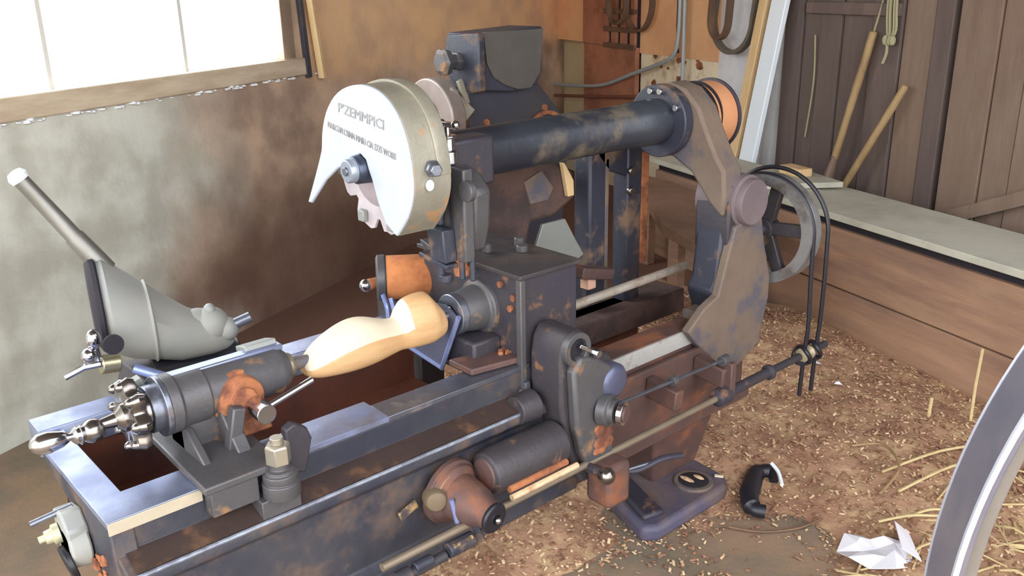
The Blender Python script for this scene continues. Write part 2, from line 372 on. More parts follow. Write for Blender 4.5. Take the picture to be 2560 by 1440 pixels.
struct(M().prism([(-1.6, 1.92), (4.72, 4.70), (3.70, 1.65), (2.95, -.6), (-1.6, -.6)], 'z', 2.1, 2.16).build('ceiling', ceil_m, smooth=False))

# ---- slotted red-brown panel on the back wall with leather belts in front
t = thing('slotted_panel', 'red-brown slotted panel hung on the plaster left of the hanging cable', 'panel', bp(2.35, -.1, 0))
k = M(); bbox(k, 2.03, 2.68, -.01, .02, -.12, .36); k.build('board', panel_m, t, .003)
k = M(); bbox(k, 2.03, 2.68, -.002, .02, .36, .70); k.build('slot_back', gap, t)
cols = [2.03, 2.085, 2.135, 2.20, 2.245, 2.31, 2.355, 2.68]
for i in range(0, 8, 2):
    k = M(); bbox(k, cols[i], cols[i+1], -.02, -.002, .36, .70); k.build('slat', panel_m, t, .002)
for z in (.36, .455, .56, .66):
    k = M(); bbox(k, 2.03, 2.40, -.026, -.004, z-.012, z+.018); k.build('cross_strip', leather, t, .002)
# ---- hanging belts
def belt_loop(sc_, zt, zb, wdt, thick, d, tilt, name, label, m=leather, squeeze=1.):
    k = M(); pts = []; n = 44
    zc = zb+(wdt/2); pts = []
    for i in range(n):
        a = -math.pi*i/(n-1); pts.append((sc_+wdt/2*math.cos(a), zc+wdt/2*math.sin(a)*squeeze))
    pts = [(sc_+wdt/2+tilt, zt)]+pts+[(sc_-wdt/2+tilt, zt)]
    vs = []; fs = []
    for i, (s_, z) in enumerate(pts):
        cx, cz = sc_, zc; v = Vector((s_-cx, z-cz)); v = v.normalized() if (0 < i < len(pts)-1) else Vector((1 if s_ > sc_ else -1, 0))
        for dd in (d, d-.035):
            for e in (0, thick): vs.append(bp(s_-v.x*e, z-v.y*e, dd))
    for i in range(len(pts)-1):
        a = i*4; b = a+4
        fs += [(a, a+1, b+1, b), (a+2, b+2, b+3, a+3), (a, b, b+2, a+2), (a+1, a+3, b+3, b+1)]
    fs += [(0, 2, 3, 1), (len(vs)-4, len(vs)-3, len(vs)-1, len(vs)-2)]
    k.add(vs, fs); return tag(k.build(name, m), label, 'belt', 'leather belts hung from the wall')
belt_loop(1.96, 1.2, .47, .30, .012, -.02, .0, 'leather_belt', 'brown leather belt loop hanging in front of the orange render, right of the slotted panel', squeeze=1.1)
belt_loop(2.12, 1.2, .50, .22, .012, -.07, .0, 'leather_belt', 'brown leather belt loop hanging over the slotted panel, leftmost of the loops', squeeze=1.1)
belt_loop(1.06, 1.2, .385, .34, .02, -.03, -.10, 'leather_belt', 'wide dark belt loop hanging in front of the whitewashed wall', mat('dark_belt', (104, 94, 82), .7, 0), squeeze=1.0)
belt_loop(1.10, 1.2, .47, .16, .016, -.08, -.05, 'leather_belt', 'narrow dark belt inside the wide loop before the whitewashed wall', leather, squeeze=1.2)
# ---- cables
k = M(); k.tube(curve([bp(1.545, 1.3, -.03), bp(1.55, .7, -.03), bp(1.555, .45, -.03), bp(1.60, .34, -.035), bp(1.78, .275, -.04), bp(2.0, .215, -.045), bp(2.35, .12, -.05), bp(2.75, .08, -.05), bp(3.2, .055, -.05)], 10), .012, 10)
tag(k.build('grey_cable', cable_m), 'thick grey cable dropping down the orange render and curving left across the panel', 'cable')
k = M(); k.tube(curve([bp(1.50, 1.3, -.03), bp(1.505, .7, -.03), bp(1.50, .3, -.03), bp(1.50, .0, -.03)], 6), .011, 8); tag(k.build('grey_conduit', cable_m), 'straight grey conduit running down the wall beside the thick cable', 'conduit')
k = M(); k.tube([bp(1.575, 1.3, -.025), bp(1.575, .5, -.025), bp(1.56, .36, -.025)], .007, 6); tag(k.build('dark_cable', gap), 'thin dark cable left of the grey conduit on the orange render', 'cable')
k = M(); k.tube(curve([bp(1.75, .115, -.035), bp(2.2, .06, -.035), bp(3.2, -.03, -.035)], 6), .011, 8); tag(k.build('brown_cable', cable_r), 'brown cable running flat below the grey one across the panel', 'cable')
# ---- leaning batten and white board
k = M(); k.bar(bp(.905, -.56, -.19), bp(.775, 1.15, .0), .055, .03, BN.to_3d()); tag(k.build('tan_batten', wood_t, None, .003), 'tan wooden batten leaning upright against the whitewashed wall', 'batten')
k = M(); k.bar(bp(.975, -.56, -.12), bp(.84, 1.15, .02), .035, .02, BN.to_3d()); tag(k.build('dark_batten', gap, None, .002), 'narrow dark strip standing left of the tan batten', 'batten')
k = M(); k.bar(bp(.80, -.56, -.19), bp(.665, 1.15, .0), .10, .028, BN.to_3d()); tag(k.build('white_board', white_p, None, .004), 'white painted board leaning upright right of the tan batten', 'board')
k = M(); bbox(k, .86, .93, -.03, .03, .5, .62); tag(k.build('blue_block', iron_b, None, .004), 'small dark blue block fixed high on the whitewashed wall behind the battens', 'block')
# ---- plank bin wall
PA = Vector((3.095, 1.837)); PD = Vector((-.313, -.95)).normalized(); PN = Vector((-PD.y, PD.x))*-1      # PN towards the room
if PN.x > 0: PN = -PN
def pp_(u, z, d=0.): p = PA+PD*u+PN*d; return Vector((p.x, p.y, z))
def pbox(k, u0, u1, d0, d1, z0, z1):
    vs = [pp_(u, z, d) for u in (u0, u1) for d in (d0, d1) for z in (z0, z1)]
    return k.add(vs, [(0, 1, 3, 2), (4, 6, 7, 5), (0, 4, 5, 1), (2, 3, 7, 6), (0, 2, 6, 4), (1, 5, 7, 3)])
t = thing('plank_bin', 'low wall of rough brown planks topped by a pale board, behind the ropes', 'bin', pp_(.3, F))
k = M(); pbox(k, -1.0, 3.0, -.04, .0, -.357, -.135); k.build('plank', wood_b, t, .004)
k = M(); pbox(k, -1.0, 3.0, -.045, -.004, F, -.363); k.build('plank', wood_b, t, .004)
k = M(); pbox(k, -1.0, 3.0, -.06, -.02, -.135, -.10); k.build('dark_gap_strip', gap, t)
k = M(); pbox(k, -1.1, 3.0, -.20, .025, -.10, -.075); lab(k.build('top_board', wood_grey, t, .003), 'pale grey weathered top board')
k = M(); pbox(k, -1.1, 3.0, -.35, -.204, -.10, -.083); lab(k.build('top_board', wood_grey, t, .003), 'pale grey rear board')
k = M(); k.add([pp_(-.45, -.073, -.02), pp_(-.30, -.073, -.33), pp_(-.06, -.073, -.30), pp_(-.17, -.073, .0), pp_(-.45, -.05, -.02), pp_(-.30, -.05, -.33), pp_(-.06, -.05, -.30), pp_(-.17, -.05, .0)],
    [(0, 1, 2, 3), (7, 6, 5, 4), (0, 4, 5, 1), (1, 5, 6, 2), (2, 6, 7, 3), (3, 7, 4, 0)])
tag(k.build('board_offcut', wood_grey, None, .002), 'pale board offcut lying on the end of the bin top board', 'board')
k = M(); pbox(k, -.33, -.20, -.26, -.19, -.05, -.015); tag(k.build('wood_block', wood_t, None, .004), 'small orange-ended wood block on the pale offcut', 'block')
# ---- workbench shelf behind the lathe
t = thing('low_workbench', 'low brown plank bench standing behind the lathe near the plank bin', 'bench', (2.9, 2.3, F))
poly = [(2.52, 1.83), (2.67, 2.14), (2.95, 2.45), (3.34, 2.88), (3.30, 2.62), (3.05, 1.93), (2.82, 1.73)]
k = M().prism(poly, 'z', -.195, -.15); k.build('bench_top', mat('bench_brown', (132, 100, 80), .8, 0, (112, 84, 70), 4, .5, .2, bump=.3), t, .003)
for a, b in ((2.6, 1.88), (2.74, 2.12), (2.8, 1.82), (3.26, 2.70)):
    M().box(a-.025, a+.025, b-.025, b+.025, F, -.195).build('leg', wood_b, t, .003)
# ---- shovels and brooms leaning on the dark planks
def shaft(name, label, p0, p1, r, cat, broom=False):
    t = thing(name, label, cat, p0); p0 = Vector(p0); p1 = Vector(p1); d = p1-p0
    M().tube([p0, p0+d*.3, p0+d*.6, p1-d*.01, p1], [r, r*.95, r*1.05, r, r*.7], 10).build('handle', handle_w, t)
    if broom:
        k = M(); k.tube([p0-d*.55, p0-d*.2, p0+d*.02], [.055, .04, r*1.2], 12, rx=.6); k.build('socket', wood_m, t)
    return t
a = bp(.262, -.02, -.035); shaft('long_handle_tool', 'tall pale handled tool leaning on the dark planks, left of the rope', bp(.272, .0, -.06), bp(.156, .53, -.03), .0165, 'tool', True)
shaft('short_handle_tool', 'shorter yellowish handle slanting right against the dark planks', bp(.30, -.33, -.10), bp(-.04, .335, -.03), .015, 'tool')
# ---- rope hank
t = thing('rope_hank', 'pale knotted rope hanging on the dark planks beside the tall handle', 'rope', bp(.08, .42, -.03))
for i, (a, r_) in enumerate(((.088, .006), (.074, .006), (.055, .006), (.044, .005))):
    M().tube(curve([bp(a, .95, -.03), bp(a+.004, .66, -.035), bp(a-.002, .54, -.03), bp(.07, .50, -.03)], 5), r_, 6).build('strand', rope_m, t)
for a in (.085, .062, .05): M().ball(bp(a, .50, -.035), .014, 10, (1, 1, 1.5)).build('knot', rope_m, t)
M().tube(curve([bp(.075, .49, -.035), bp(.073, .45, -.035), bp(.088, .41, -.035)], 5), .006, 6).build('rope_end', rope_m, t)
k = M(); k.tube(curve([bp(.13, .95, -.01), bp(.135, .7, -.012), bp(.155, .53, -.03)], 5), .004, 6); tag(k.build('cord', rope_m), 'thin cord the tall handle hangs from', 'cord')
k = M(); k.tube(curve([bp(.52, .5, -.006), bp(.505, .3, -.006), bp(.53, .05, -.006)], 5), .004, 6); tag(k.build('pale_string', rope_m), 'thin pale cord lying flat against the leftmost dark plank', 'cord')
# ---- stick beside window
k = M(); p0 = wl(1.71, .372, -.035); p1 = wl(1.60, 1.2, -.035); k.bar(p0, p1, .022, .03, LN.to_3d())
tag(k.build('window_batten', wood_t, None, .002), 'tan batten standing tilted beside the window frame', 'batten')
k = M(); k.bar(wl(1.645, .38, -.012), wl(1.595, 1.2, -.012), .025, .02, LN.to_3d()); tag(k.build('iron_strap', iron_b, None, .002), 'dark iron strap between window frame and tilted batten', 'strap')

# ---- wood shavings and heap
def vnoise(x, y, s):
    def h(i, j):
        v = math.sin(i*127.1+j*311.7+s*74.7)*43758.5453; return v-math.floor(v)
    i = math.floor(x); j = math.floor(y); fx = x-i; fy = y-j; fx = fx*fx*(3-2*fx); fy = fy*fy*(3-2*fy)
    return (h(i, j)*(1-fx)+h(i+1, j)*fx)*(1-fy)+(h(i, j+1)*(1-fx)+h(i+1, j+1)*fx)*fy
def bump_(x, y, cx, cy, rx, ry): return math.exp(-(((x-cx)/rx)**2+((y-cy)/ry)**2))
def hz(x, y):
    h = -.020+.020*vnoise(x*3, y*3, 1)+.012*vnoise(x*11, y*11, 2)+.006*vnoise(x*34, y*34, 3)
    h += .085*bump_(x, y, 2.65, 1.75, .45, .35)+.055*bump_(x, y, 2.45, 1.15, .5, .35)+.05*bump_(x, y, 2.0, 1.9, .7, .45)
    h += .035*bump_(x, y, 1.40, 1.45, .35, .22)+.03*bump_(x, y, 2.15, .85, .35, .22)+.03*bump_(x, y, 1.9, 1.45, .3, .3)
    h -= .05*bump_(x, y, 1.60, .98, .26, .13)+.06*bump_(x, y, 1.22, 1.13, .2, .10)+.05*bump_(x, y, 1.60, 1.33, .16, .12)
    return h
k = M(); NX, NY = 190, 150; X0, X1, Y0_, Y1_ = .9, 3.1, .2, 2.6
for j in range(NY+1):
    for i in range(NX+1):
        x = X0+(X1-X0)*i/NX; y = Y0_+(Y1_-Y0_)*j/NY; k.v.append((x, y, F+hz(x, y)))
for j in range(NY):
    for i in range(NX):
        # keep the heap on the room side of the plank bin
        x = X0+(X1-X0)*(i+.5)/NX; y = Y0_+(Y1_-Y0_)*(j+.5)/NY
        if (Vector((x, y))-PA).dot(PN) > -.01 and hz(x, y) > -.016: a = j*(NX+1)+i; k.f.append((a, a+1, a+NX+2, a+NX+1))
o = k.build('sawdust_heap', heap_m); tag(o, 'brown sawdust heaped on the floor between the lathe foot and the plank bin', 'sawdust'); o['kind'] = 'stuff'
def flakes(name, m, n, smin, smax, seed, label):
    rnd = random.Random(seed); k = M()
    for _ in range(n):
        x = rnd.uniform(1.0, 3.05); y = rnd.uniform(.25, 2.3)
        if (Vector((x, y))-PA).dot(PN) < .01: continue
        h = hz(x, y)
        if h < -.008 and rnd.random() > (.75 if y < 1.3 and x < 1.55 and (x-1.22)**2/.04+(y-1.10)**2/.008 > 1 else .14): continue
        s_ = rnd.uniform(smin, smax); l = s_*rnd.uniform(.8, 2.6); a = rnd.uniform(0, math.pi); ti = rnd.uniform(-.5, .5); t2 = rnd.uniform(-.4, .4)
        c = Vector((x, y, F+max(h, 0)+.003+abs(ti)*l*.4)); u = Vector((math.cos(a), math.sin(a), ti))*l/2; v = Vector((-math.sin(a), math.cos(a), t2))*s_/2; e = Vector((0, 0, s_*.25))
        k.add([c-u-v, c+u*.8-v, c+u+v*.7, c-u*.9+v, c+e], [(0, 1, 4), (1, 2, 4), (2, 3, 4), (3, 0, 4), (3, 2, 1, 0)])
    o = k.build(name, m, smooth=False); tag(o, label, 'shavings'); o['kind'] = 'stuff'; return o
flakes('pale_shavings', chip_m, 11000, .003, .0075, 3, 'pale wood shavings strewn over the sawdust and floor')
flakes('brown_shavings', chip_d, 11000, .004, .010, 4, 'darker brown shavings strewn over the sawdust and floor')

# ================================================================ THE LATHE
L = thing('copying_lathe', 'large dark cast iron copying lathe with rusty patches filling the middle of the workshop', 'lathe', (1.1, 1.45, F))
def P_(k, name, m, bevel=.0, parent=None, label=None, **kw):
    o = k.build(name, m, parent or L, bevel, **kw)
    if label: lab(o, label)
    return o
# bed
prof = [(1.267, -.012), (1.267, -.058), (1.262, -.064), (1.222, -.078), (1.219, -.085), (1.219, -.10), (1.236, -.115), (1.240, -.27), (1.222, -.285), (1.222, -.32), (1.345, -.32), (1.345, -.16), (1.338, -.012)]
bed = P_(M().prism(prof, 'x', .312, 1.26), 'bed', bedmat, .003)
k = M().prism([(1.2655, -.060), (1.2635, -.0635), (1.224, -.0770), (1.2225, -.0745), (1.2655, -.0585)], 'x', .325, 1.14); P_(k, 'oily_ledge', ledge_m, 0, bed)
edge_m = mat('rubbed_edge_highlight', (148, 154, 166), .45, .3, (110, 112, 124), 30, .52, .15)  # pale strips paint the highlight along the rubbed lips of the bed
P_(M().tube([(.325, 1.2205, -.0795), (1.14, 1.2205, -.0795)], .0038, 8), 'rubbed_lip_highlight', edge_m, 0, bed, 'painted highlight along the rubbed lip')
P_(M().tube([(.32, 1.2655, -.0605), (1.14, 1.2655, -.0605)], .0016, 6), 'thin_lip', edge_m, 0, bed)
k = M().box(1.20, 1.80, 1.267, 1.335, -.30, -.072); k.box(1.26, 1.92, 1.25, 1.268, -.31, -.125); k.box(1.26, 1.92, 1.225, 1.26, -.315, -.285)
P_(k, 'bed_end_casting', iron_r, .003, bed)
k = M().box(1.26, 1.735, 1.262, 1.268, -.114, -.073); P_(k, 'worn_strip', mat('rubbed_paint', (168, 166, 162), .6, .1, (120, 92, 84), 9, .62, .06), .001, bed, 'pale worn strip')
k = M().prism([(.305, 1.264), (1.155, 1.264), (1.155, 1.325), (.81, 1.325), (.81, 1.345), (.355, 1.345)], 'z', -.010, -.002) if False else M()
k.prism([(.306, 1.265), (.81, 1.265), (.81, 1.350), (.668, 1.350), (.668, 1.344), (.355, 1.344), (.355, 1.63), (.306, 1.63)], 'z', -.012, 0)
P_(k, 'ground_way', steel, .0012, bed, 'bright ground way at the bed end')
k = M().box(.81, 1.16, 1.265, 1.328, -.012, -.001); P_(k, 'dull_way', steel_d, .0012, bed)
P_(M().box(.3065, .452, 1.2625, 1.2648, -.022, -.0015), 'way_chamfer', mat('tan_reflection', (190, 178, 156), .5, .3), .0008, bed, 'ground edge with painted tan reflection')  # tan colour stands in for the floor reflected in the ground edge
k = M().prism([(1.267, -.012), (1.63, -.012), (1.56, -.045), (1.45, -.06), (1.40, -.12), (1.345, -.16), (1.345, -.32), (1.235, -.32), (1.240, -.11), (1.262, -.07)], 'x', .308, .345)
P_(k, 'end_plate', bedmat, .003, bed)
k = M().box(.345, 1.14, 1.345, 1.66, -.165, -.155); k.box(.345, 1.14, 1.655, 1.665, -.165, -.03); k.box(.345, .352, 1.345, 1.66, -.16, -.04); P_(k, 'chip_pan', pan_m)
k = M().box(1.31, 1.84, 1.335, 1.62, -.30, -.29); k.box(1.31, 1.9, 1.60, 1.64, -.30, -.12); P_(k, 'rear_pan', pan_m)
rr = P_(M().prism([(1.648, -.006), (1.652, 0), (1.716, 0), (1.72, -.006), (1.72, -.05), (1.70, -.06), (1.67, -.06), (1.648, -.05)], 'x', .318, 1.3), 'rear_rail', steel, .001, None, 'bright rear rail')
P_(M().box(.60, .66, 1.66, 1.72, F, -.05), 'rear_leg', iron, .004); P_(M().box(1.15, 1.22, 1.64, 1.72, F, -.05), 'rear_leg', iron, .004)
k = M().prism([(.40, -.31), (.62, -.31), (.66, F), (.36, F)], 'y', 1.25, 1.62); P_(k, 'left_leg', iron, .006)
# fittings at the left end of the bed
k = M().cyl((.306, 1.405, -.098), (.275, 1.405, -.098), .040, .034); k.prism([(1.38, -.12), (1.445, -.115), (1.45, -.045), (1.405, -.035), (1.38, -.06)], 'x', .275, .308)
e = P_(k, 'end_gearbox', alu_g, .004, None, 'greenish grey gearbox')
P_(M().tube([(.30, 1.425, -.040), (.27, 1.43, -.046), (.238, 1.435, -.052)], .0055, 10), 'pin', steel_d, 0, e)
P_(M().rev((.275, 1.425, -.078), (-1, .1, -.1), [(0, .017), (.010, .017), (.012, .012), (.022, .011), (.023, .006), (.032, .006)], 16), 'plug', mat('pale_brass', (196, 192, 160), .5, .4), 0, e)
P_(M().cyl((.278, 1.395, -.118), (.268, 1.395, -.12), .030), 'black_cap', black, .002, e)
k = M()
for i in range(22): k.ball((.306+random.uniform(-.003, .002), 1.340+random.uniform(-.02, .03), -.09-random.uniform(0, .12)), random.uniform(.005, .012), 6, (.5, 1.3, 1))
o = P_(k, 'rust_crust', rust_m, 0, e)

# ---- tailstock (spindle axis along X at y=AY, height AZ)
AY, AZ = 1.40, .095
ts = P_(M().prism([(.445, 1.232), (.575, 1.232), (.585, 1.36), (.575, 1.63), (.455, 1.63)], 'z', .0, .014)
    .prism([(1.30, .012), (1.36, .055), (1.44, .055), (1.50, .012)], 'x', .475, .49).prism([(1.30, .012), (1.355, .07), (1.45, .07), (1.50, .012)], 'x', .535, .56)
    .box(.475, .60, 1.375, 1.43, .01, .07), 'tailstock', iron_g, .003)
P_(M().rev((.455, AY, AZ), (1, 0, 0), [(0, .047), (.004, .051), (.02, .051), (.024, .047), (.07, .047), (.072, .044), (.205, .043), (.222, .036), (.228, .03)], 40), 'barrel', iron_g, .001, ts)
P_(M().box(.455, .68, AY-.006, AY+.020, AZ+.036, AZ+.0475), 'barrel_rib', steel, .003, ts)
P_(M().prism([(AY+.0, AZ+.035), (AY+.045, AZ+.03), (AY+.05, AZ+.045), (AY+.01, AZ+.056)], 'x', .615, .675), 'grey_lug', sheet_m, .002, ts)
k = M().ring((.43, AY, AZ), (1, 0, 0), .028, .040, .022); k.ring((.448, AY, AZ), (1, 0, 0), .01, .052, .03); P_(k, 'end_ring', steel_d, .002, ts, 'bright end ring')
P_(M().rev((.665, AY, AZ), (1, 0, 0), [(0, .026), (.010, .026), (.011, .024), (.02, .026), (.028, .024)], 28), 'brass_ring', mat('dull_brass', (156, 146, 124), .35, .8), .001, ts)
P_(M().rev((.69, AY, AZ), (1, 0, 0), [(0, .013), (.02, .013), (.024, .011), (.045, .010), (.058, .0015)], 24), 'live_center', steel_d, 0, ts)
# handwheel
hw = P_(M().rev((.408, AY, AZ), (1, 0, 0), [(-.012, .02), (-.014, .044), (-.010, .054), (.0, .058), (.010, .054), (.014, .044), (.012, .02)], 112, 0, 8, .13), 'handwheel', shiny, 0, ts)
for i in range(8):
    a = i*math.pi/4+.0; u__, v__, _d = frame((1, 0, 0)); q = Vector((.398, AY, AZ))+(u__*math.cos(a)+v__*math.sin(a))*.052; P_(M().ball(q, .0085, 14, (1.3, 1, 1)), 'knob', shiny, 0, hw)
P_(M().rev((.43, AY, AZ), (-1, 0, 0), [(0, .03), (.02, .026), (.04, .024), (.05, .012), (.075, .008), (.085, .008)], 24), 'hub', shiny, 0, ts)
k = M().ball((.345, AY, AZ-.006), .0195, 24); P_(k, 'ball_grip', shiny, 0, ts)
k = M().rev((.330, AY, AZ-.006), (-1, .02, .06), [(0, .012), (.004, .017), (.008, .012), (.011, .016), (.016, .010), (.019, .006), (.022, .008), (.03, .013), (.05, .0175), (.065, .0165), (.074, .010), (.077, .003)], 28)
P_(k, 'crank_handle', chrome, 0, ts)
P_(M().prism([(.405, AZ+.035), (.440, AZ+.045), (.452, AZ+.012)], 'y', AY+.03, AY+.05), 'pointer', sheet_m, .001, ts)
# clamp
P_(M().rev((.575, AY, .082), (0, -1, 0), [(0, .050), (.03, .048), (.034, .042), (.05, .040), (.054, .024), (.06, .024)], 40), 'clamp_boss', rust_m, .002, ts, 'rusty clamp boss')
P_(M().prism([(.568, .012), (.625, .012), (.615, .05), (.585, .085), (.565, .075)], 'y', 1.352, 1.372), 'rusty_rib', rust_m, .003, ts)
P_(M().prism([(.528, .012), (.552, .012), (.567, .080), (.545, .085)], 'y', 1.322, 1.345), 'grey_rib', iron_g, .003, ts)
P_(M().cyl((.589, 1.36, .070), (.589, 1.293, .070), .0175, n=28), 'clamp_pin', chrome, .001, ts)
P_(M().cyl((.60, 1.335, .060), (.698, 1.33, .088), .0062, n=14), 'clamp_lever', chrome, .001, ts)
P_(M().prism([(.455, -.044), (.535, -.044), (.535, .013), (.455, .013)], 'y', 1.236, 1.264), 'front_block', iron_g, .002, ts)
k = M().rev((.569, 1.226, -.043), (0, 0, 1), [(0, .029), (.003, .031), (.026, .031), (.028, .027), (.031, .029), (.042, .029), (.044, .024), (.048, .024), (.05, .016), (.060, .016)], 32); P_(k, 'washer_stack', iron_g, .001, ts)
k = M().rev((.569, 1.226, .017), (0, 0, 1), [(0, .021), (.03, .021), (.033, .018)], 6, .35); k.cyl((.569, 1.226, .05), (.569, 1.226, .062), .011); P_(k, 'hex_nut', mat('zinc', (176, 168, 152), .35, .7), .001, ts)
P_(M().box(.530, .600, 1.222, 1.264, -.076, -.043), 'packing_block', iron_g, .002, ts)
P_(M().prism([(.603, -.035), (.635, -.045), (.652, .015), (.645, .036), (.622, .052), (.605, .045)], 'y', 1.264, 1.284), 'clamp_plate', iron, .003, ts)

# ---- grey cast housing with lever behind the tailstock
HC = Vector((.627, 1.85)); HU = Vector((.947, -.321)); HN = Vector((.321, .947))
def hloft(st, n=40, skew=.09):
    k = M(); d = (HU+HN*skew).normalized(); pn = Vector((-d.y, d.x)); vs = []
    for (t, z0, z1, dp) in st:
        for i in range(n):
            a = 2*math.pi*i/n; q = HC+d*t+pn*(math.cos(a)*(z1-z0)/2*dp); vs.append((q.x, q.y, (z0+z1)/2+math.sin(a)*(z1-z0)/2))
    m_ = len(st); return k.add(vs, [(j*n+i, j*n+(i+1) % n, (j+1)*n+(i+1) % n, (j+1)*n+i) for j in range(m_-1) for i in range(n)]+[tuple(range(n)), tuple((m_-1)*n+i for i in range(n-1, -1, -1))])
hx = P_(hloft([(-.108, .040, .228, .92), (-.095, .026, .232, 1), (-.062, .008, .202, 1), (-.024, -.003, .167, 1), (-.019, -.008, .170, 1.03), (-.014, -.005, .158, 1), (.03, -.018, .118, 1), (.059, -.019, .094, 1), (.099, -.019, .072, .95), (.13, -.016, .048, .9), (.147, -.010, .012, .8)]), 'copying_head', alu_g, .0015, None, 'grey cast housing')
P_(hloft([(-.126, .050, .222, .9), (-.118, .036, .234, .97), (-.110, .034, .236, .98), (-.104, .044, .226, .92)]), 'open_mouth', gap, 0, hx)
k = M().ball((.722, 1.818, .050), .040, 24, (1.05, .9, 1.0)); k.ball((.694, 1.828, .064), .030, 20, (1.5, 1, .9)); k.ball((.722, 1.812, .088), .013, 12); k.ball((.752, 1.806, .036), .027, 18); P_(k, 'boss', alu_g, 0, hx)
P_(M().cyl((.755, 1.803, .040), (.803, 1.787, .056), .0125, n=18), 'stub_shaft', steel_d, .001, hx)
RD = Vector((.424-.539, 1.919-1.88, .411-.212))
P_(M().rev((.545, 1.878, .202), RD, [(0, .022), (.09, .020), (.095, .0175), (.20, .0160), (.236, .0160)], 24), 'lever_rod', mat('grey_rod', (128, 126, 120), .4, .6), 0, hx)
P_(M().rev(Vector((.545, 1.878, .202))+RD.normalized()*.234, RD, [(0, .018), (.010, .020), (.020, .014), (.022, .006)], 20), 'lever_cap', white_p, 0, hx)
P_(hloft([(-.03, -.036, .0, 2.5), (.02, -.040, -.012, 3), (.10, -.040, -.012, 3), (.155, -.034, .006, 2)]), 'black_skirt', black, .003, hx)
P_(M().prism([(.53, -.06), (.66, -.06), (.70, -.02), (.55, -.01)], 'y', 1.72, 1.90), 'support', iron, .004, hx)
k = M().cyl((.505, 1.76, .045), (.470, 1.76, .05), .019); P_(k, 'brass_union', brass, .002, hx)
k = M().ball((.465, 1.76, .105), .015, 14, (1, 1, 1.4)); k.cyl((.47, 1.76, .06), (.466, 1.76, .10), .006); k.ball((.452, 1.76, .075), .016, 12); k.tube([(.47, 1.76, .052), (.44, 1.765, .052), (.405, 1.77, .040)], .007, 8); P_(k, 'valve_handle', chrome, 0, hx)
P_(M().rev((.492, 1.735, .095), (0, -1, .1), [(0, .02), (.006, .02)], 20), 'dark_hole', gap, 0, hx)
P_(M().cyl((.60, 1.66, -.0), (.52, 1.72, .04), .010), 'blue_strut', blue_s, 0, hx)

# ---- headstock box
hs = P_(M().box(1.145, 1.305, 1.270, 1.60, -.085, .185), 'headstock', iron, .004)
P_(M().box(1.135, 1.312, 1.262, 1.61, .183, .193), 'top_plate', mat('headstock_top', (66, 62, 64), .5, .2, (88, 72, 62), 8, .6, .15, .7, .1), .002, hs)
P_(M().box(1.136, 1.150, 1.262, 1.278, -.085, .183), 'corner_strip', iron_g, .002, hs)
k = M()
for (y, z) in ((1.29, .14), (1.30, .115), (1.33, .16)): k.rev((1.145, y, z), (-1, 0, 0), [(0, .008), (.008, .008)], 6)
P_(k, 'bolt', rust_m, .001, hs)
P_(M().rev((1.148, AY, AZ), (-1, 0, 0), [(0, .062), (.012, .060), (.016, .050), (.06, .043), (.066, .042)], 36), 'spindle_boss', iron_g, .002, hs)
k = M().ring((1.062, AY, AZ), (1, 0, 0), .02, .044, .02); P_(k, 'boss_ring', steel_d, .002, hs)
P_(M().rev((1.09, AY, AZ), (-1, 0, 0), [(0, .018), (.028, .018), (.032, .012), (.06, .010), (.064, .004)], 24), 'spindle_nose', chrome, 0, hs)
P_(M().box(1.07, 1.145, 1.335, 1.50, -.02, .045), 'lower_casting', iron, .006, hs)
P_(M().prism([(1.03, 1.295), (1.15, 1.275), (1.165, 1.345), (1.03, 1.37)], 'z', .0, .014), 'foot_flange', iron_r, .003, hs)
k = M()
for i in range(9): k.ball((1.135+random.uniform(-.012, .012), 1.318+random.uniform(-.016, .016), .016), random.uniform(.003, .007), 7)
P_(k, 'rust_crumbs', rust_m, 0, hs)
k = M().rev((1.135, 1.265, -.06), (0, -1, 0), [(0, .010), (.012, .010)], 6); k.bar((1.142, 1.258, -.035), (1.15, 1.258, -.085), .014, .012); P_(k, 'front_lug', steel_d, .001, hs)
for q in ((1.20, 1.44, .212, .010), (1.258, 1.39, .208, .013), (1.285, 1.43, .212, .011)): P_(M().cyl((q[0], q[1], .193), (q[0], q[1], q[2]), q[3]), 'oil_cap', iron_g, .002, hs)
k = M().bar((1.155, 1.60, .197), (1.10, 1.42, .197), .03, .012); k.cyl((1.11, 1.46, .19), (1.11, 1.46, .235), .007); P_(k, 'stop_bar', iron_b, .002, hs)
k = M().rev((1.105, 1.41, .170), (0, 0, 1), [(0, .015), (.016, .017), (.02, .012), (.035, .012), (.04, .008)], 16); P_(k, 'rusty_bolt', rust_m, .001, hs)
# sheet plate; the blue light on its edges is painted as pale tubes
k = M().prism([(1.55, .10), (1.555, -.010), (1.42, -.026), (1.358, .10), (1.40, .12)], 'x', 1.05, 1.054); sp_ = P_(k, 'chip_shield', mat('shield_grey', (96, 98, 116), .5, .3), 0, hs)
P_(M().tube([(1.05, 1.60, .085), (1.05, 1.558, -.012), (1.05, 1.421, -.028), (1.05, 1.356, .105)], .0055, 8), 'blue_lit_edge', blue_s, 0, sp_, 'folded edge painted as lit blue')
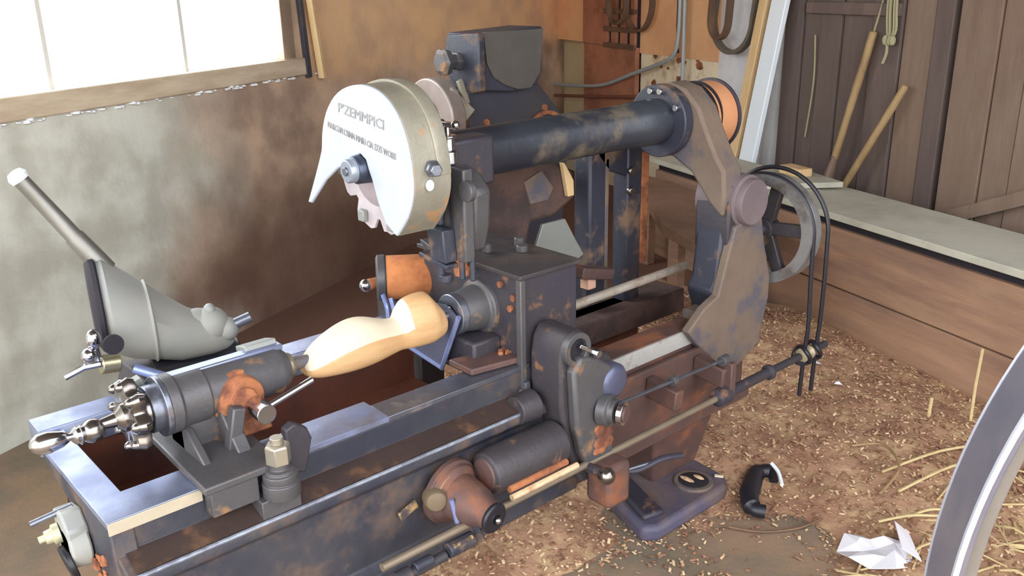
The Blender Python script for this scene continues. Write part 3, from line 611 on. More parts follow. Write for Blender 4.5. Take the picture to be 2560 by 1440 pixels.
# rusty drum behind
DD = (.84, -.54, -.02)
dr = P_(M().rev((1.085, 1.672, .108), DD, [(0, .048), (.004, .051), (.12, .051), (.124, .048)], 40), 'rusty_drum', mat('bright_rust', (206, 132, 80), .85, 0, (150, 84, 52), 7, .60, .15, .9, .3), .001, None, 'orange rusty drum')
k = M().rev((1.068, 1.683, .1085), DD, [(0, .046), (.004, .053), (.020, .054), (.024, .051)], 40); P_(k, 'drum_ring', iron_g, .001, dr)
P_(M().rev((1.075, 1.672, .100), (-1, .1, 0), [(0, .013), (.032, .014), (.037, .010)], 14), 'drum_nub', rust_m, .001, dr)
P_(M().ball((1.034, 1.676, .100), .0150, 12), 'nub_tip', chrome, 0, dr)
P_(M().tube(curve([(1.05, 1.63, .085), (1.046, 1.61, .06), (1.045, 1.605, .02), (1.045, 1.60, -.02)], 6), .006, 8), 'bent_pipe', blue_s, 0, dr)
P_(M().box(1.09, 1.22, 1.60, 1.72, -.05, .06), 'drum_bracket', iron, .003, dr)

# ---- tube of the swinging carriage
TY, TZ = 1.447, .412
tb = P_(M().rev((1.105, TY, TZ), (1, 0, 0), [(0, .048), (.004, .052), (.555, .053), (.559, .056), (.675, .057), (.715, .060)], 48), 'carriage_tube', mat('glossy_black_paint', (62, 66, 74), .34, .25, (98, 88, 74), 7, .60, .10, .6, .2, col3=(46, 48, 58), thr3=.5), 0, None, 'black carriage tube')
P_(M().ring((1.768, TY, TZ), (1, 0, 0), .031, .090, .05), 'collar', iron_b, .003, tb)
for i, a in enumerate((1.35, 1.75, 2.6)): P_(M().cyl((1.772, TY+.075*math.cos(a), TZ+.075*math.sin(a)), (1.755, TY+.075*math.cos(a), TZ+.075*math.sin(a)), .008, n=8), 'collar_bolt', chrome, .001, tb)
# swing arm
arm = P_(M().prism([(1.44, .505), (1.39, .492), (1.345, .450), (1.318, .395), (1.285, .335), (1.262, .305), (1.256, .24), (1.262, .19), (1.30, .22), (1.36, .29), (1.42, .322), (1.47, .325), (1.52, .36), (1.535, .41), (1.52, .46), (1.49, .49)], 'x', 1.80, 1.875), 'swing_arm', iron_tan, .008)
P_(M().rev((1.882, 1.222, .222), (0, 1, 0), [(0, .056), (.003, .058), (.02, .059), (.022, .066), (.13, .070), (.134, .064)], 40), 'pivot_boss', mat('pivot_end', (118, 104, 106), .6, .05, (104, 92, 96), 8, .55, .2), .001, arm, 'purplish grey pivot end')
# flat belt pulley
fp = P_(M().loop((1.95, 1.452, .403), (1, 0, 0), [(0, .084), (.0, .090), (.085, .090), (.085, .084)], 56), 'flat_pulley', belt_o, 0, None, 'orange flat pulley')
k = M().ring((2.035, 1.452, .403), (1, 0, 0), .008, .097, .05, 48); P_(k, 'far_flange', iron, .001, fp)
k = M().ring((1.935, 1.452, .403), (1, 0, 0), .015, .096, .074, 48); P_(k, 'near_flange', black, .002, fp)
k = M().cyl((1.84, TY, TZ), (2.04, TY, TZ), .03); k.cyl((1.965, TY, TZ), (1.97, TY, TZ), .086, n=40); P_(k, 'hub', gap, 0, fp)

fp.location.x -= .045
# ---- upright on the bed
up = P_(M().prism([(1.66, -.065), (1.72, -.020), (1.775, .0), (1.808, .10), (1.83, .165), (1.935, .20), (1.962, .10), (2.0, .0), (2.0, -.06), (1.965, -.18), (1.88, -.22), (1.80, -.20), (1.69, -.10)], 'y', 1.238, 1.262), 'upright', iron_tan, .004)
P_(M().prism([(1.78, .0), (1.80, .03), (1.818, .19), (1.965, .19), (1.98, -.1), (1.83, -.12)], 'y', 1.262, 1.345), 'web', iron_b, .01, up)
P_(M().prism([(1.815, .10), (1.812, .22), (1.83, .265), (1.88, .285), (1.93, .27), (1.955, .22), (1.955, .10)], 'y', 1.248, 1.350), 'bearing_cap', iron, .006, up)
P_(M().box(1.75, 2.0, 1.25, 1.335, -.20, -.05), 'foot_block', iron_tan, .01, up)
# grooved wheel
gw = P_(M().loop((2.02, 1.288, .115), (1, 0, 0), [(0, .118), (0, .146), (.012, .146), (.018, .137), (.026, .146), (.05, .146), (.05, .118)], 64), 'grooved_wheel', mat('silver_rim', (150, 150, 150), .35, .5, (110, 100, 92), 8, .6, .1), 0, None, 'polished grooved wheel')
P_(M().ring((2.022, 1.288, .115), (1, 0, 0), .046, .028, .01), 'wheel_hub', iron, .001, gw)
for i in range(5):
    a = i*2*math.pi/5+.55; c, s_ = math.cos(a), math.sin(a)
    P_(M().bar((2.045, 1.288+.022*c, .115+.022*s_), (2.045, 1.288+.122*c, .115+.122*s_), .034, .02, (1, 0, 0)), 'spoke', iron, .003, gw)
P_(M().cyl((1.90, 1.288, .115), (2.07, 1.288, .115), .012), 'wheel_shaft', steel_d, 0, gw)

# ---- lead shafts in front of the bed
ls = P_(M().cyl((.70, 1.15, -.212), (1.74, 1.15, -.212), .0078, n=14), 'feed_shaft', mat('dusty_shaft', (142, 128, 110), .5, .5), 0, None, 'long dusty feed shaft')
P_(M().rev((1.66, 1.15, -.212), (1, 0, 0), [(0, .012), (.005, .022), (.045, .022), (.05, .013), (.22, .013), (.222, .020), (.232, .020), (.234, .010), (.50, .010)], 20), 'sleeve', iron, .001, ls)
P_(M().rev((2.03, 1.145, -.208), (1, 0, 0), [(0, .014), (.004, .020), (.012, .012), (.03, .012), (.036, .020), (.045, .016), (.06, .015)], 24), 'small_pulley', mat('worn_brass', (170, 158, 132), .5, .4), .001, ls)
P_(M().cyl((1.33, 1.16, -.112), (1.69, 1.16, -.124), .0042, n=10), 'stop_rod', steel_d, 0, ls)
k = M().cyl((1.50, 1.16, -.118), (1.515, 1.16, -.118), .012); k.cyl((1.69, 1.16, -.126), (1.715, 1.16, -.126), .013); P_(k, 'rod_collar', iron_g, .001, ls)
k = M()
for x in (1.70, 1.52): P_(M().bar((x, 1.24, -.16), (x, 1.15, -.17), .03, .05), 'shaft_bracket', iron_r, .004, ls)
P_(M().bar((1.71, 1.15, -.13), (1.71, 1.15, -.22), .03, .02), 'bracket_plate', iron_r, .003, ls)
P_(M().prism([(1.27, -.315), (1.66, -.315), (1.72, -.25), (1.90, -.22), (1.92, -.12), (1.28, -.12)], 'y', 1.240, 1.252), 'skirt_plate', iron_r, .003)

# ---- apron gearbox
ap = P_(M().prism([(1.128, .02), (1.135, .055), (1.15, .078), (1.185, .078), (1.212, .055), (1.222, .02), (1.27, .0), (1.298, -.04), (1.30, -.10), (1.283, -.16), (1.285, -.24), (1.25, -.285), (1.19, -.275), (1.155, -.20), (1.138, -.13), (1.128, -.08)], 'y', 1.17, 1.262), 'apron_gearbox', iron, .008, None, None, seg=3)
P_(M().prism([(1.140, .0), (1.16, .03), (1.205, .02), (1.255, -.015), (1.28, -.05), (1.278, -.10), (1.262, -.16), (1.262, -.23), (1.235, -.262), (1.195, -.25), (1.165, -.19), (1.15, -.13)], 'y', 1.145, 1.172), 'cover', iron_g, .008, ap, seg=3)
P_(M().loop((1.160, 1.168, .045), (0, -1, 0), [(0, .024), (0, .036), (.016, .036), (.016, .024)], 32), 'top_ring', iron_g, .001, ap)
P_(M().cyl((1.160, 1.172, .045), (1.160, 1.164, .045), .024), 'ring_back', gap, 0, ap)
k = M().bar((1.165, 1.155, .052), (1.20, 1.145, .03), .008, .008); k.rev((1.20, 1.145, .03), (0, -1, 0), [(0, .009), (.012, .009)], 6); P_(k, 'latch_screw', chrome, .001, ap)
P_(M().rev((1.262, 1.172, -.055), (0, -1, 0), [(0, .040), (.022, .040), (.03, .034), (.034, .026)], 32), 'round_boss', mat('blued_iron', (92, 96, 120), .38, .4), .001, ap)
P_(M().rev((1.225, 1.15, -.105), (.35, -1, .0), [(0, .034), (.02, .034), (.024, .026), (.035, .026)], 28), 'knob_base', iron_g, .001, ap)
P_(M().loop((1.238, 1.11, -.105), (.35, -1, 0), [(0, .016), (0, .025), (.012, .025), (.012, .016)], 32), 'chrome_ring', chrome, .001, ap)
P_(M().cyl((1.238, 1.11, -.105), (1.243, 1.094, -.105), .018), 'knob_face', iron_r, .001, ap)
k = M()
for i in range(14): k.ball((1.225+random.uniform(-.018, .022), 1.145, -.165+random.uniform(-.035, .02)), random.uniform(.008, .015), 8, (1.3, .25, 1))
P_(k, 'rust_patch', rust_m, 0, ap)
P_(M().cyl((1.185, 1.16, -.225), (1.185, 1.10, -.225), .010), 'ball_stem', iron, 0, ap)
P_(M().ball((1.185, 1.095, -.225), .0185, 20), 'ball_knob', shiny, 0, ap)
k = M().tube(curve([(1.24, 1.15, -.25), (1.30, 1.12, -.27), (1.37, 1.10, -.26), (1.43, 1.09, -.27)], 6), .007, 8); P_(k, 'bent_lever', iron, 0, ap)
P_(M().cyl((1.26, 1.13, -.262), (1.375, 1.10, -.262), .004), 'lever_pin', steel_d, 0, ap)
P_(M().box(1.20, 1.27, 1.10, 1.17, -.32, -.22), 'lower_casting', iron_r, .012, ap)
ap.location.x += .030; ap.location.z += .008
# gear shroud left of the apron, seen behind
P_(M().rev((1.06, 1.235, -.085), (1, 0, 0), [(0, .03), (.05, .034)], 28), 'side_boss', iron, .002, ap)
# transverse cylinder and saddle motor
c2 = P_(M().rev((.965, 1.185, -.150), (1, 0, 0), [(0, .036), (.004, .042), (.02, .046), (.19, .046)], 36), 'saddle_cylinder', iron, .001)
P_(M().rev((.966, 1.185, -.150), (-1, 0, 0), [(0, .034), (.004, .030), (.006, .012)], 28), 'cylinder_face', iron_r, .001, c2)
P_(M().cyl((.99, 1.142, -.175), (1.145, 1.142, -.175), .0075, n=10), 'rust_bar', rust_m, 0, c2)
P_(M().cyl((.99, 1.135, -.190), (1.17, 1.135, -.190), .0065, n=8), 'chip_covered_bar', chip_m, 0, c2)
c1 = P_(M().rev((.905, 1.225, -.175), (0.12, -1, -.10), [(0, .066), (.012, .066), (.014, .060), (.022, .058), (.03, .046), (.06, .043), (.085, .038), (.10, .030), (.118, .028), (.12, .024)], 36), 'saddle_drive', iron_r, .001, None, 'brown drive unit')
P_(M().loop((.903, 1.212, -.175), (0.12, -1, -.10), [(0, .044), (0, .056), (.012, .052), (.012, .042)], 40, 2.6, 5.6), 'bright_arc', mat('scraped_paint', (146, 132, 106), .6, .1), 0, c1)
P_(M().rev((.917, 1.108, -.187), (0.12, -1, -.10), [(0, .029), (.006, .031), (.01, .028), (.012, .010), (.008, .008)], 28), 'end_cap', black, .001, c1)
P_(M().ball((.919, 1.093, -.1885), .007, 10), 'cap_screw', chrome, 0, c1)
P_(M().rev((.862, 1.21, -.165), (-.5, -1, .1), [(0, .024), (.022, .022), (.028, .018), (.03, .008)], 16), 'oil_plug', mat('yellow_brown', (112, 96, 76), .6, .2), .001, c1)
P_(M().cyl((.868, 1.165, -.155), (.876, 1.16, -.205), .005), 'blue_pin', blue_s, 0, c1)
for q in ((.835, .895, .015), (.76, .80, .011)): P_(M().cyl((q[0], 1.14, -.238), (q[1], 1.14, -.238), q[2]), 'sleeve_tube', iron_b, .002, c1)
P_(M().rev((.72, 1.14, -.245), (1, 0, 0), [(0, .016), (.03, .016), (.032, .010), (.11, .010)], 20), 'rod_end', iron, .001, c1)
P_(M().cyl((.842, 1.131, -.2275), (.887, 1.131, -.2275), .0045, n=8), 'yellow_flake', mat('yellow_chips', (176, 142, 92), .8, 0, (70, 60, 60), 40, .5, .1), 0, c1)
P_(M().bar((.79, 1.222, -.185), (.83, 1.222, -.172), .006, .018), 'yellow_crust', bpy.data.materials['yellow_chips'], .002, c1)
P_(M().bar((.90, 1.15, -.19), (.913, 1.135, -.25), .010, .014), 'bracket', iron_b, .001, c1)

# ---- slide and oil cups behind the guard
sl = P_(M().box(1.03, 1.055, 1.300, 1.392, .235, .418), 'slide_plate', iron_g, .004)
P_(M().box(1.026, 1.032, 1.334, 1.340, .24, .405), 'slot_line', gap, 0, sl)
P_(M().ring((1.018, 1.378, .375), (1, 0, 0), .012, .020, .011), 'slot_end', iron_g, .002, sl)
P_(M().box(1.018, 1.030, 1.362, 1.398, .30, .41), 'adjuster', steel_d, .004, sl)
P_(M().box(1.014, 1.020, 1.372, 1.388, .345, .395), 'adjuster_slot', gap, 0, sl)
k = M().rev((1.012, 1.362, .338), (-1, 0, 0), [(0, .020), (.004, .022), (.008, .020), (.010, .015), (.022, .015), (.025, .012)], 6); P_(k, 'acorn_nut', chrome, .002, sl)
P_(M().rev((1.03, 1.28, .382), (-1, 0, 0), [(0, .020), (.012, .020), (.013, .018)], 28), 'round_knob', iron_g, .001, sl)
P_(M().prism([(1.395, .25), (1.32, .245), (1.305, .30), (1.30, .37), (1.33, .40), (1.40, .42)], 'x', 1.056, 1.10), 'slide_body', iron_g, .008, sl)
P_(M().box(1.056, 1.17, 1.37, 1.50, .36, .46), 'carrier_block', iron, .008, sl)
k = M().prism([(1.372, .235), (1.325, .235), (1.332, .30), (1.385, .30)], 'x', 1.0, 1.03); k.cyl((1.015, 1.36, .195), (1.015, 1.36, .245), .008); k.cyl((1.04, 1.325, .195), (1.04, 1.325, .245), .006); k.cyl((1.05, 1.305, .195), (1.05, 1.305, .245), .006); P_(k, 'stem_guide', iron_b, .003, sl)
k = M().bar((1.02, 1.42, .235), (1.02, 1.33, .225), .03, .010); k.cyl((1.02, 1.352, .19), (1.02, 1.352, .205), .014); P_(k, 'clamp_foot', iron_b, .002, sl)
k = M().cyl((1.045, 1.362, .42), (1.045, 1.362, .445), .019); k.cyl((1.045, 1.362, .445), (1.045, 1.362, .47), .014); k.cyl((1.045, 1.362, .47), (1.045, 1.362, .475), .018); P_(k, 'oil_cup', chrome, .002, sl)
k = M().cyl((1.045, 1.362, .475), (1.045, 1.362, .492), .006); k.bar((1.045, 1.38, .495), (1.045, 1.335, .495), .010, .010); k.ball((1.045, 1.378, .496), .008, 10); k.ball((1.045, 1.336, .496), .009, 10); P_(k, 'oil_cup_lever', chrome, .001, sl)

# ---- cutter and guard
ct = M(); n = 72; pts = []
for i in range(n):
    a = 2*math.pi*i/n; ph = (i % 9); r = .126+(.006 if ph in (3, 4, 5, 6) else 0); r = .104 if ph in (0, 1) else r
    pts.append((1.447+r*math.cos(a), .417+r*math.sin(a)))
ct.prism(pts, 'x', .937, .943)
cu = P_(ct, 'cutter', mat('cutter_steel', (206, 196, 200), .45, .35, (176, 166, 172), 9, .5, .2), .001, None, 'pinkish steel toothed cutter')
P_(M().rev((.937, 1.447, .417), (-1, 0, 0), [(0, .075), (.006, .075), (.010, .06)], 40), 'cutter_boss', mat('mauve_steel', (168, 154, 160), .5, .4), .001, cu)
P_(M().rev((.937, 1.450, .418), (-1, 0, 0), [(0, .030), (.045, .027), (.05, .024)], 32), 'bushing', mat('dark_bush', (70, 76, 92), .3, .6), .001, cu)
P_(M().rev((.887, 1.450, .418), (-1, 0, 0), [(0, .023), (.012, .023), (.016, .020)], 32), 'spindle_nut', mat('bluish_nut', (150, 158, 172), .3, .5), .001, cu)
P_(M().rev((.871, 1.450, .418), (-1, 0, 0), [(0, .009), (.004, .008)], 16), 'nut_end', steel_d, .001, cu)
P_(M().cyl((.943, TY, TZ), (1.17, TY, TZ), .028), 'cutter_spindle', steel_d, 0, cu)
for a in (-.15, -1.1, -2.0, -2.75): P_(M().box(.925, .937, 1.447+.115*math.cos(a)-.011, 1.447+.115*math.cos(a)+.011, .417+.115*math.sin(a)-.012, .417+.115*math.sin(a)+.012), 'cutter_tooth', sheet_m, .003, cu)
G = [(1.659, .32), (1.625, .372), (1.597, .417), (1.583, .443), (1.576, .475), (1.555, .516), (1.52, .549), (1.475, .569), (1.419, .577), (1.369, .569), (1.334, .55), (1.306, .518), (1.289, .478), (1.281, .437), (1.282, .394), (1.301, .35), (1.338, .308), (1.371, .326), (1.393, .364), (1.408, .404), (1.417, .421), (1.424, .439), (1.443, .449), (1.466, .438), (1.478, .424), (1.50, .420), (1.53, .408), (1.577, .379), (1.623, .339), (1.643, .321)]
Gc = curve([(0, a, b) for a, b in G[:17]], 3); face = [(p.y, p.z) for p in Gc]+G[17:]
gd = P_(M().prism(face, 'x', .899, .907), 'guard', alu, .0035, None, 'white cast aluminium guard', seg=3)
# the rim follows the outside of the plate and is deeper than it
out = [(p.y, p.z) for p in curve([(0, a, b) for a, b in G[4:17]], 3)]; cx, cz = 1.43, .43
inn = [(cx+(a-cx)*.955, cz+(b-cz)*.955) for a, b in out]
k = M(); nn = len(out); vs = []
for i in range(nn):
    for x, q in ((.906, out[i]), (.985, (cx+(out[i][0]-cx)*1.02, cz+(out[i][1]-cz)*1.0)), (.985, inn[i]), (.906, inn[i])): vs.append((x, q[0], q[1]))
fs = [(i*4+j, i*4+(j+1) % 4, (i+1)*4+(j+1) % 4, (i+1)*4+j) for i in range(nn-1) for j in range(4)]+[(0, 1, 2, 3), tuple((nn-1)*4+j for j in (3, 2, 1, 0))]
k.add(vs, fs); P_(k, 'rim', alu_side, .001, gd, 'rust stained rim, shade painted into its tan')
k = M(); vs = []; sub = out[:int(nn*.80)]
for q in sub:
    for x, s_ in ((.955, 1.0), (.955, 1.035), (.962, 1.045), (.985, 1.03), (.985, 1.0)): vs.append((x, cx+(q[0]-cx)*s_, cz+(q[1]-cz)*s_))
m_ = len(sub); k.add(vs, [(i*5+j, i*5+(j+1) % 5, (i+1)*5+(j+1) % 5, (i+1)*5+j) for i in range(m_-1) for j in range(5)]+[(0, 1, 2, 3, 4), tuple((m_-1)*5+j for j in (4, 3, 2, 1, 0))])
P_(k, 'rim_flange', alu_side, .001, gd)
k = M().rev((.945, 1.283, .437), (-.3, -1, 0), [(0, .016), (.014, .016), (.016, .012), (.03, .012)], 6); P_(k, 'wing_bolt', steel_d, .002, gd)
P_(M().ball((.935, 1.275, .408), .009, 12, (1, .6, 1.2)), 'bright_rivet', white_p, 0, gd)
P_(M().rev((.93, 1.577, .482), (-.1, 1, 0), [(0, .010), (.008, .009)], 12), 'side_pin', alu, .001, gd)
def lettering(txt, y0, z0, y1, z1, size):
    cu_ = bpy.data.curves.new('lettering', 'FONT'); cu_.body = txt; cu_.size = size; cu_.extrude = .0008; cu_.resolution_u = 2; cu_.align_x = 'LEFT'
    tmp = bpy.data.objects.new('tmp', cu_); SC.collection.objects.link(tmp); bpy.context.view_layer.update()
    me = bpy.data.meshes.new_from_object(tmp); bpy.data.objects.remove(tmp)
    wdt = max(v.co.x for v in me.vertices) or 1; run = math.hypot(y1-y0, z1-z0); sx_ = run/wdt
    o = bpy.data.objects.new('lettering', me); SC.collection.objects.link(o); me.materials.append(ink)
    ex = Vector((0, y1-y0, z1-z0)).normalized(); ez = Vector((-1, 0, 0)); ey = ez.cross(ex)
    off = Vector(L['_o'])
    for v in me.vertices:
        c = v.co.copy(); q = Vector((.8985, y0, z0+B))+ex*c.x*sx_+ey*c.y+ez*c.z; v.co = q-off
    o.parent = gd; lab(o, 'raised letters reading '+txt); return o
lettering("P'ZEMMPICI", 1.508, .521, 1.356, .502, .026)
lettering('MARCUM LYINN MMIH CIA 2775 WORB', 1.550, .488, 1.324, .452, .017)

# ---- right leg and foot
ft = P_(M().prism([(1.475, 1.21), (1.51, 1.185), (1.79, 1.185), (1.83, 1.22), (1.86, 1.48), (1.82, 1.52), (1.62, 1.52), (1.56, 1.47)], 'z', F, F+.045), 'foot_plate', mat('foot_paint', (112, 96, 92), .6, .1, (76, 74, 96), 7, .5, .15, .6, .3), .014, None, 'dark blue foot plate', seg=3)
k = M(); 
k.add([(1.66, 1.33, F+.03), (1.84, 1.33, F+.03), (1.85, 1.50, F+.03), (1.68, 1.50, F+.03), (1.60, 1.275, -.30), (1.86, 1.27, -.30), (1.86, 1.55, -.30), (1.60, 1.55, -.30)], [(3, 2, 1, 0), (4, 5, 6, 7), (0, 1, 5, 4), (1, 2, 6, 5), (2, 3, 7, 6), (3, 0, 4, 7)]); P_(k, 'right_leg', iron_r, .012)
P_(M().rev((1.735, 1.255, F+.043), (0, 0, 1), [(0, .045), (.01, .040), (.012, .03)], 28), 'foot_recess', gap, .001, ft)
P_(M().ring((1.735, 1.255, F+.036), (0, 0, 1), .016, .052, .036), 'foot_rim', iron_tan, .002, ft)
k = M().ball((1.75, 1.25, F+.057), .008, 8, (1.0, 2.2, .4)); k.ball((1.72, 1.265, F+.057), .009, 8, (1.0, 2.6, .4)); P_(k, 'chip_in_recess', chip_m, 0, ft)
P_(M().prism([(1.50, 1.225), (1.56, 1.21), (1.65, 1.46), (1.59, 1.46)], 'z', F+.04, F+.06), 'foot_web', iron, .008, ft)

# ---- drive parts behind the headstock
c = P_(M().box(1.69, 1.755, 1.60, 1.66, -.10, .36), 'drive_column', iron_b, .008)
P_(M().box(1.752, 1.765, 1.60, 1.655, -.06, .30), 'rust_edge', iron_tan, .002, c)
c = P_(M().box(1.835, 1.895, 1.595, 1.65, -.16, .36), 'drive_column', iron_b, .006)
P_(M().box(1.893, 1.925, 1.595, 1.64, -.02, .30), 'rust_edge', rust_m, .004, c)
for z in (.20, .255): P_(M().rev((1.845, 1.595, z), (-.4, -1, 0), [(0, .012), (.01, .012), (.014, .008)], 12), 'bolt', shiny, .001, c)
k = M().prism([(1.76, .27), (1.84, .24), (1.84, .36), (1.68, .36)], 'y', 1.60, 1.63); P_(k, 'drive_gusset', iron_b, .003)
P_(M().box(1.50, 2.05, 1.55, 1.72, -.19, -.12), 'drive_base', rust_d, .005)
P_(M().cyl((1.31, 1.45, -.005), (1.92, 1.45, .002), .0115, n=14), 'drive_shaft', mat('worn_shaft', (190, 180, 168), .45, .3, (150, 128, 112), 12, .55, .15), 0)
k = M().prism([(1.49, .10), (1.52, .165), (1.60, .165), (1.64, .10), (1.67, .055), (1.61, .03), (1.53, .04)], 'y', 1.60, 1.61); P_(k, 'sheet_cowl', sheet_m, .002)
k = M().prism([(1.33, .20), (1.34, .33), (1.45, .345), (1.56, .33), (1.65, .28), (1.66, .21), (1.58, .17), (1.50, .17), (1.47, .06), (1.36, .05)], 'y', 1.62, 1.70); P_(k, 'gear_case', rust_d, .012)
P_(M().prism([(1.47, .28), (1.53, .30), (1.57, .25), (1.55, .22), (1.49, .22)], 'y', 1.612, 1.625), 'tan_guard', iron_tan, .002)
P_(M().prism([(1.595, .31), (1.602, .31), (1.635, .26), (1.637, .22), (1.615, .22)], 'y', 1.605, 1.618), 'wood_wedge', wood_t, .001)
k = M().bar((1.60, 1.56, .03), (1.72, 1.56, .0), .05, .03); P_(k, 'brown_bracket', iron_r, .003)
P_(M().box(1.63, 1.66, 1.545, 1.575, -.025, .02), 'pink_tag', mat('pink_tag_paint', (222, 176, 150), .8, 0), .002)

# ---- ropes over the grooved wheel
def vrope(x, r, name, label, yb, zb):
    cy, cz = 1.288, .115; pts = [(x, cy+r, -.08), (x, cy+r, .05)]
    for i in range(21): a = math.pi*i/20; pts.append((x, cy+r*math.cos(a), cz+r*math.sin(a)))
    pts += [(x+.002, cy-r-.004, .0), (x+.004, yb-.004, -.12), (x+.004, yb, -.19), (x+.004, yb+.004, -.25), (x+.004, yb+.006, zb)]
    k = M().tube(curve(pts, 3), .0062, 8); o = k.build(name, black); tag(o, label, 'rope', 'ropes over the grooved wheel')
    k = M(); 
    for q in (-.008, .008):
        k.tube([(x+q, 1.145+.022*math.cos(a), -.208+.022*math.sin(a)) for a in [j*2*math.pi/16 for j in range(17)]], .006, 7)
    w_ = k.build('rope_winding', black, o) if False else None
    return o
def rope(x, r, label, yb, zb):
    t = thing('drive_rope', label, 'rope', (x, 1.288, F+.2), 'ropes over the grooved wheel')
    cy, cz = 1.288, .115; pts = [(x, cy+r, -.06)]
    for i in range(21): a = math.pi*i/20; pts.append((x, cy+r*math.cos(a), cz+r*math.sin(a)))
    pts += [(x+.001, cy-r-.002, .0), (x+.003, yb-.004, -.12), (x+.003, yb, -.19), (x+.003, yb+.002, -.25), (x+.003, yb+.004, zb)]
    M().tube(curve(pts, 3), .0058, 8).build('long_strand', black, t)
    M().tube([(x+.008*math.sin(a*2), 1.145+.024*math.cos(a), -.208+.024*math.sin(a)) for a in [j*2*math.pi/16 for j in range(17)]], .006, 7).build('winding', black, t)
    return t
rope(2.034, .146, 'black rope over the polished wheel, the one nearer the upright', 1.140, -.325)
rope(2.085, .156, 'black rope over the polished wheel, the outer one nearer the plank bin', 1.136, -.325)

# ================================================================ WORKPIECE: a wooden last between the centres
def last():
    t = thing('wooden_last', 'pale wooden shoe last held between the centres of the lathe', 'last', (.88, AY, .02))
    # stations: x, bottom z, ridge z, top z, half width
    st = [(.716, .070, .080, .088, .015), (.724, .062, .082, .102, .027), (.745, .055, .088, .124, .033), (.785, .049, .100, .143, .038), (.82, .047, .106, .152, .041),
          (.85, .047, .108, .150, .040), (.88, .050, .106, .138, .036), (.905, .054, .102, .127, .032), (.925, .057, .100, .126, .030), (.933, .057, .100, .146, .032),
          (.947, .055, .106, .161, .037), (.975, .052, .112, .166, .041), (1.003, .052, .112, .164, .041), (1.018, .056, .108, .142, .037), (1.036, .062, .100, .122, .031), (1.042, .070, .096, .108, .018)]
    def cs(r):
        x, zb, zr, zt, w_ = r; y = AY
        return [(x, y-w_*.45, zb), (x, y-w_*.92, zb+(zr-zb)*.3), (x, y-w_, zr), (x, y-w_*.5, zr+(zt-zr)*.8), (x, y+w_*.05, zt), (x, y+w_*.6, zt-(zt-zr)*.15), (x, y+w_, zr), (x, y+w_*.9, zb+(zr-zb)*.3), (x, y+w_*.4, zb)]
    N = 9; vs = []
    for r in st: vs += cs(r)
    off = Vector(t['_o']); me = bpy.data.meshes.new('last_body')
    fs = [(i*N+j, (i+1)*N+j, (i+1)*N+(j+1) % N, i*N+(j+1) % N) for i in range(len(st)-1) for j in range(N)]+[tuple(range(N)), tuple((len(st)-1)*N+j for j in range(N-1, -1, -1))]
    me.from_pydata([(v[0]-off.x, v[1]-off.y, v[2]+B-off.z) for v in vs], [], fs); me.update()
    bm = bmesh.new(); bm.from_mesh(me); bmesh.ops.recalc_face_normals(bm, faces=bm.faces); bm.to_mesh(me); bm.free()
    me.materials.append(wood_l); me.materials.append(wood_w)
    cr_ = me.attributes.new('crease_edge', 'FLOAT', 'EDGE')
    for e_ in me.edges:
        a_, b_ = e_.vertices; ja, jb = a_ % N, b_ % N; ia, ib = a_//N, b_//N
        if ja == jb == 2 and ia < 13: cr_.data[e_.index].value = .85
        if ia == ib and ia in (8, 9) and {ja, jb} <= {2, 3, 4, 5, 6}: cr_.data[e_.index].value = .6
        if ia == ib and ia in (10, 12): cr_.data[e_.index].value = .35
    for p in me.polygons:
        p.use_smooth = True; js = [v % N for v in p.vertices]; i0 = min(v//N for v in p.vertices)
        if set(js) <= {2, 3, 4, 5, 6} and len(js) == 4 and i0 < 10: p.material_index = 1  # upper faces in paler wood, so their brightness is in the colour
    o = bpy.data.objects.new('last_body', me); SC.collection.objects.link(o); o.parent = t
    s_ = o.modifiers.new('sub', 'SUBSURF'); s_.levels = 2; s_.render_levels = 2
    return t
last()

# ================================================================ MACHINE BEHIND
t = thing('old_machine', 'black sheet metal hooded machine standing behind the carriage tube by the orange wall', 'machine', (2.1, 2.5, F))
k = M().prism([(1.975, .585), (2.262, .597), (2.262, .445), (2.24, .40), (2.12, .385), (1.975, .40)], 'y', 2.38, 2.55); P_(k, 'hood', hood_m, .004, t)
k = M().prism([(2.53, .58), (2.36, .59), (2.36, .40), (2.45, .38), (2.56, .47)], 'x', 1.955, 1.985); P_(k, 'hood_side', iron_b, .006, t)
k = M().prism([(1.99, .59), (2.0, .49), (2.03, .44), (2.08, .41), (2.14, .39), (2.20, .39), (2.245, .44), (2.262, .59)], 'y', 2.370, 2.385); P_(k, 'hood_front', mat('hood_grey', (92, 88, 84), .6, .1), .003, t)
k = M().prism([(1.94, .40), (2.27, .40), (2.31, .36), (2.40, .27), (2.42, .10), (2.36, F), (1.98, F), (1.97, .10), (1.95, .27)], 'y', 2.41, 2.62); P_(k, 'body', hood_m, .006, t)
k = M()
for (x, z) in ((2.30, .31), (2.02, .285)): k.rev((x, 2.41, z), (0, -1, 0), [(0, .014), (.008, .012)], 10)
P_(k, 'bolt', rust_m, .001, t)
P_(M().loop((2.30, 2.405, .20), (0, -1, 0), [(0, .085), (0, .1), (.01, .1), (.01, .085)], 40), 'rust_ring', rust_m, 0, t)
k = M().rev((1.96, 2.47, .495), (-1, 0, 0), [(0, .03), (.02, .03), (.022, .024), (.05, .024), (.052, .04), (.075, .044), (.08, .036), (.085, .03)], 20, 0, 6, .08); P_(k, 'hand_knob', iron_g, .001, t)
k = M().ring((1.84, 2.50, .31), (1, 0, 0), .06, .135, .06, 48); P_(k, 'round_cover', mat('cover_brown', (136, 120, 110), .45, .4, (158, 146, 140), 6, .5, .2), .006, t)
P_(M().cyl((1.85, 2.50, .31), (1.97, 2.50, .31), .09), 'cover_hub', rust_d, 0, t)
